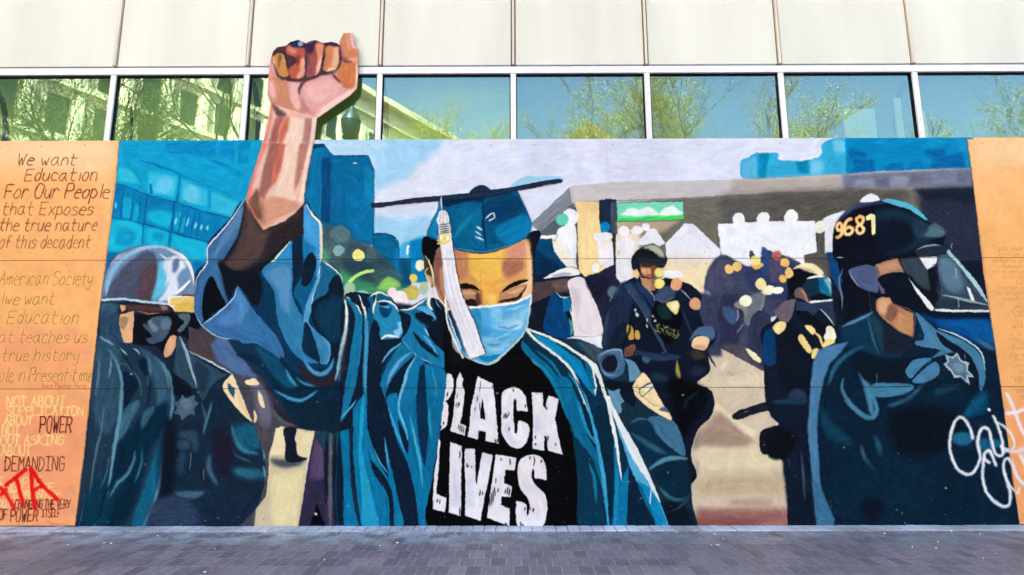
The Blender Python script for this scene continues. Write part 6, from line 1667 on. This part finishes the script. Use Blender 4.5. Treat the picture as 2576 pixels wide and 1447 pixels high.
def tree(base, height, spread, seed, bark, leaf, label, leaves=2600, trunk=.16, levels=5, lsize=.034):
    rr = random.Random(seed); t = MB(); lf = MB(); tips = []
    def grow(p, d, L, r, lev):
        pts, rad = [p], [r]; n = 5
        for i in range(n):
            d = (d+Vector((rr.uniform(-.22, .22), rr.uniform(-.22, .22), rr.uniform(-.06, .14)))).normalized()
            p = p+d*L/n; pts.append(p); rad.append(max(r*(1-.5*(i+1)/n), .007))
            if lev > 1 and i >= 2: tips.append(p)
            if lev >= 2 and lev < levels and rr.random() < .72: grow(p, side(d, rr, .9), L*.55, rad[-1]*.6, lev+1)
        t.tube(pts, rad, 6 if lev < 3 else 4, cap=False)
        if lev < levels:
            for _ in range(2 if lev else 4): grow(p, side(d, rr, .75 if lev else spread), L*rr.uniform(.6, .8), rad[-1]*.8, lev+1)
        else: tips.append(p)
    def side(d, rr, s): return (d+Vector((rr.uniform(-s, s), rr.uniform(-s, s), rr.uniform(-.15, .4)))).normalized()
    grow(Vector(base), Vector((rr.uniform(-.06, .06), rr.uniform(-.06, .06), 1)), height*.36, trunk, 0)
    for _ in range(leaves):
        c = rr.choice(tips)+Vector((rr.gauss(0, .18), rr.gauss(0, .18), rr.gauss(0, .16))); a = Vector((rr.gauss(0, 1), rr.gauss(0, 1), rr.gauss(0, 1))).normalized()
        b = a.cross(Vector((rr.gauss(0, 1), rr.gauss(0, 1), rr.gauss(0, 1)))).normalized(); s = rr.uniform(.6, 1.4)*lsize
        lf.face([c-a*s, c+b*s*.6, c+a*s, c-b*s*.6])
    root = empty('street_tree', base, label, 'tree', 'street trees across the road')
    t.build('trunk', bark, root, smooth=True); lf.build('crown', leaf, root)
for px, dist, h, sp, seed, bk, lv, lab, n, tw, lv_ in (
        (350, 18.5, 15, .7, 3, 'dark_bark', 'dark_leaf', 'dark bare-branched street tree mirrored in the window over the orange board', 60, .30, 4),
        (560, 20, 15, .8, 5, 'dark_bark', 'dark_leaf', 'thick dark street tree mirrored in the pane left of the fist', 120, .28, 4),
        (1120, 27, 13.5, 1.0, 8, 'bark', 'spring_leaf', 'yellow-green street tree mirrored in the pane right of the fist', 30000, .18, 5),
        (1500, 25, 16.5, 1.0, 12, 'bark', 'spring_leaf', 'tall budding street tree mirrored in the pane above the green street sign', 24000, .22, 5),
        (1800, 25, 16, 1.1, 21, 'bark', 'spring_leaf', 'wide budding street tree mirrored in the pane above the painted tents', 24000, .22, 5),
        (2450, 24, 15.5, 1.0, 33, 'bark', 'spring_leaf', 'leafy street tree mirrored in the rightmost window', 26000, .2, 5),
        (1280, 44, 20, 1.2, 51, 'bark', 'spring_leaf', 'distant yellow-green street tree mirrored low in the pane under the wall panel joint', 26000, .2, 5),
        (1640, 46, 21, 1.2, 61, 'bark', 'spring_leaf', 'distant yellow-green street tree mirrored between two budding trees', 26000, .2, 5),
        (2120, 42, 18, 1.2, 71, 'bark', 'spring_leaf', 'distant pale street tree mirrored low in the mostly blue pane', 20000, .2, 5),
        (60, 15, 12, .8, 40, 'dark_bark', 'dark_leaf', 'dense evergreen street tree mirrored at the far left window', 14000, .2, 5)):
    b = mirrored(px, 300, dist); tree((b.x, b.y, 0), h, sp, seed, M[bk], M[lv], lab, n, tw, lv_)

M['stone'] = node_mat('cream_limestone', (.72, .60, .38), .8, .2, bump=(.4, 6, (1, 1, 1)), var=(.12, 1.0, (1, 1, 1)))
M['dark_glass'] = node_mat('dark_window_glass', (.02, .03, .03), .15, .5, var=(.3, 2, (1, 1, 1)))
M['tan'] = node_mat('tan_roof_tiles', (.12, .07, .022), .8, .2, var=(.08, 3, (1, 1, 1)))
# long stone block whose eaves run away to the right
A = mirrored(-500, 400, 26); A.z = 0
B0 = mirrored(1290, 326, 78); B0.z = 0
d = (B0-A).normalized(); nrm = Vector((-d.y, d.x, 0))
if nrm.dot(Vector((0, 1, 0))-Vector((0, 0, 0))) < 0: nrm = -nrm
top = mirrored(963, 192, 40)
H = None
for s in range(4000):                                      # height of the eaves where the block crosses that line of sight
    q = A+d*s*.05
    dd = (Vector((q.x, 2*YG-q.y, 0))-Vector((0, -CAM_D, 0)))
    ray = (963-1288)/F_PX*AX_R-(192-723.5)/F_PX*AX_U+AX_W
    if dd.x/dd.y >= ray[0]/ray[1]: H = CAM_H+ray[2]/ray[1]*dd.y; break
H = min(max(H or 18, 12), 30); LEN = (B0-A).length
stone = empty('stone_building', A+d*LEN/2, 'long cream stone building with rows of windows across the street, mirrored in the left panes', 'building')
def obox(s0, s1, o0, o1, z0, z1, mb):
    c = [A+d*s+nrm*o for s, o in ((s0, o0), (s1, o0), (s1, o1), (s0, o1))]
    i = len(mb.v); mb.v += [(p.x, p.y, z0) for p in c]+[(p.x, p.y, z1) for p in c]
    for q in ((0, 1, 5, 4), (1, 2, 6, 5), (2, 3, 7, 6), (3, 0, 4, 7), (4, 5, 6, 7), (3, 2, 1, 0)): mb.f.append(tuple(i+j for j in q)); mb.m.append(0)
    return mb
obox(0, LEN, -12, 0, 0, H, MB()).build('wall', M['stone'], stone)
obox(-.6, LEN+.6, -.2, .9, H-.35, H+.25, MB()).build('cornice', M['stone'], stone)
obox(-.3, LEN+.3, .001, .35, H-2.3, H-1.9, MB()).build('frieze', M['stone'], stone)
for f in range(4):
    zb = H-2.6-3.6*(f+1)
    if zb < 3: break
    obox(-.2, LEN+.2, .001, .25, zb-.55, zb-.2, MB()).build('string_course', M['stone'], stone)
    for k in range(int(LEN/2.6)):
        s = 1.0+k*2.6
        if s > LEN-1.5 or k > 24: break
        obox(s, s+1.15, .002, .05, zb, zb+2.4, MB()).build('window', M['dark_glass'], stone)
        obox(s+1.45, s+1.95, .001, .22, zb-.2, zb+2.7, MB()).build('pilaster', M['stone'], stone)
# tan pyramid roof far off
c = mirrored(1480, 306, 62); gb = empty('gabled_house', (c.x, c.y, 0), 'tan hip-roofed house far across the street, mirrored as a pointed roof', 'house')
mb = MB(); zt = c.z; mb.box(c.x-2.8, c.x+2.8, c.y-2.8, c.y+2.8, 0, zt-3.8); mb.build('wall', M['tan'], gb)
mb = MB(); q = [(c.x-3.2, c.y-3.2, zt-3.8), (c.x+3.2, c.y-3.2, zt-3.8), (c.x+3.2, c.y+3.2, zt-3.8), (c.x-3.2, c.y+3.2, zt-3.8)]
for i in range(4): mb.face([q[i], q[(i+1) % 4], (c.x, c.y, zt)])
mb.face(q[::-1]); mb.build('roof', M['tan'], gb)
# lantern on a post, just behind the photographer
M['iron'] = node_mat('dark_green_iron', (.012, .03, .028), .45, .4, var=(.2, 8, (1, 1, 1)))
M['lantern'] = node_mat('smoked_lantern_glass', (.014, .022, .024), .3, .5, var=(.2, 8, (1, 1, 1)))
c = mirrored(881, 345, 13.2)
sl = empty('street_lamp', (c.x, c.y, 0), 'dark iron street lamp with an acorn lantern, mirrored beside the fist', 'street lamp')
MB().lathe((c.x, c.y, 0), [(.22, 0), (.22, .15), (.12, .4), (.075, .9), (.06, c.z-.25), (.1, c.z-.2), (.1, c.z-.1), (.19, c.z)], 12).build('post', M['iron'], sl, smooth=True)
MB().lathe((c.x, c.y, c.z), [(.12, 0), (.19, .12), (.22, .3), (.21, .38)], 14).build('lantern', M['lantern'], sl, smooth=True)
MB().lathe((c.x, c.y, c.z+.381), [(.23, 0), (.2, .1), (.11, .27), (.05, .36), (.05, .42), (.07, .45), (.0, .56)], 14).build('lamp_cap', M['iron'], sl, smooth=True)
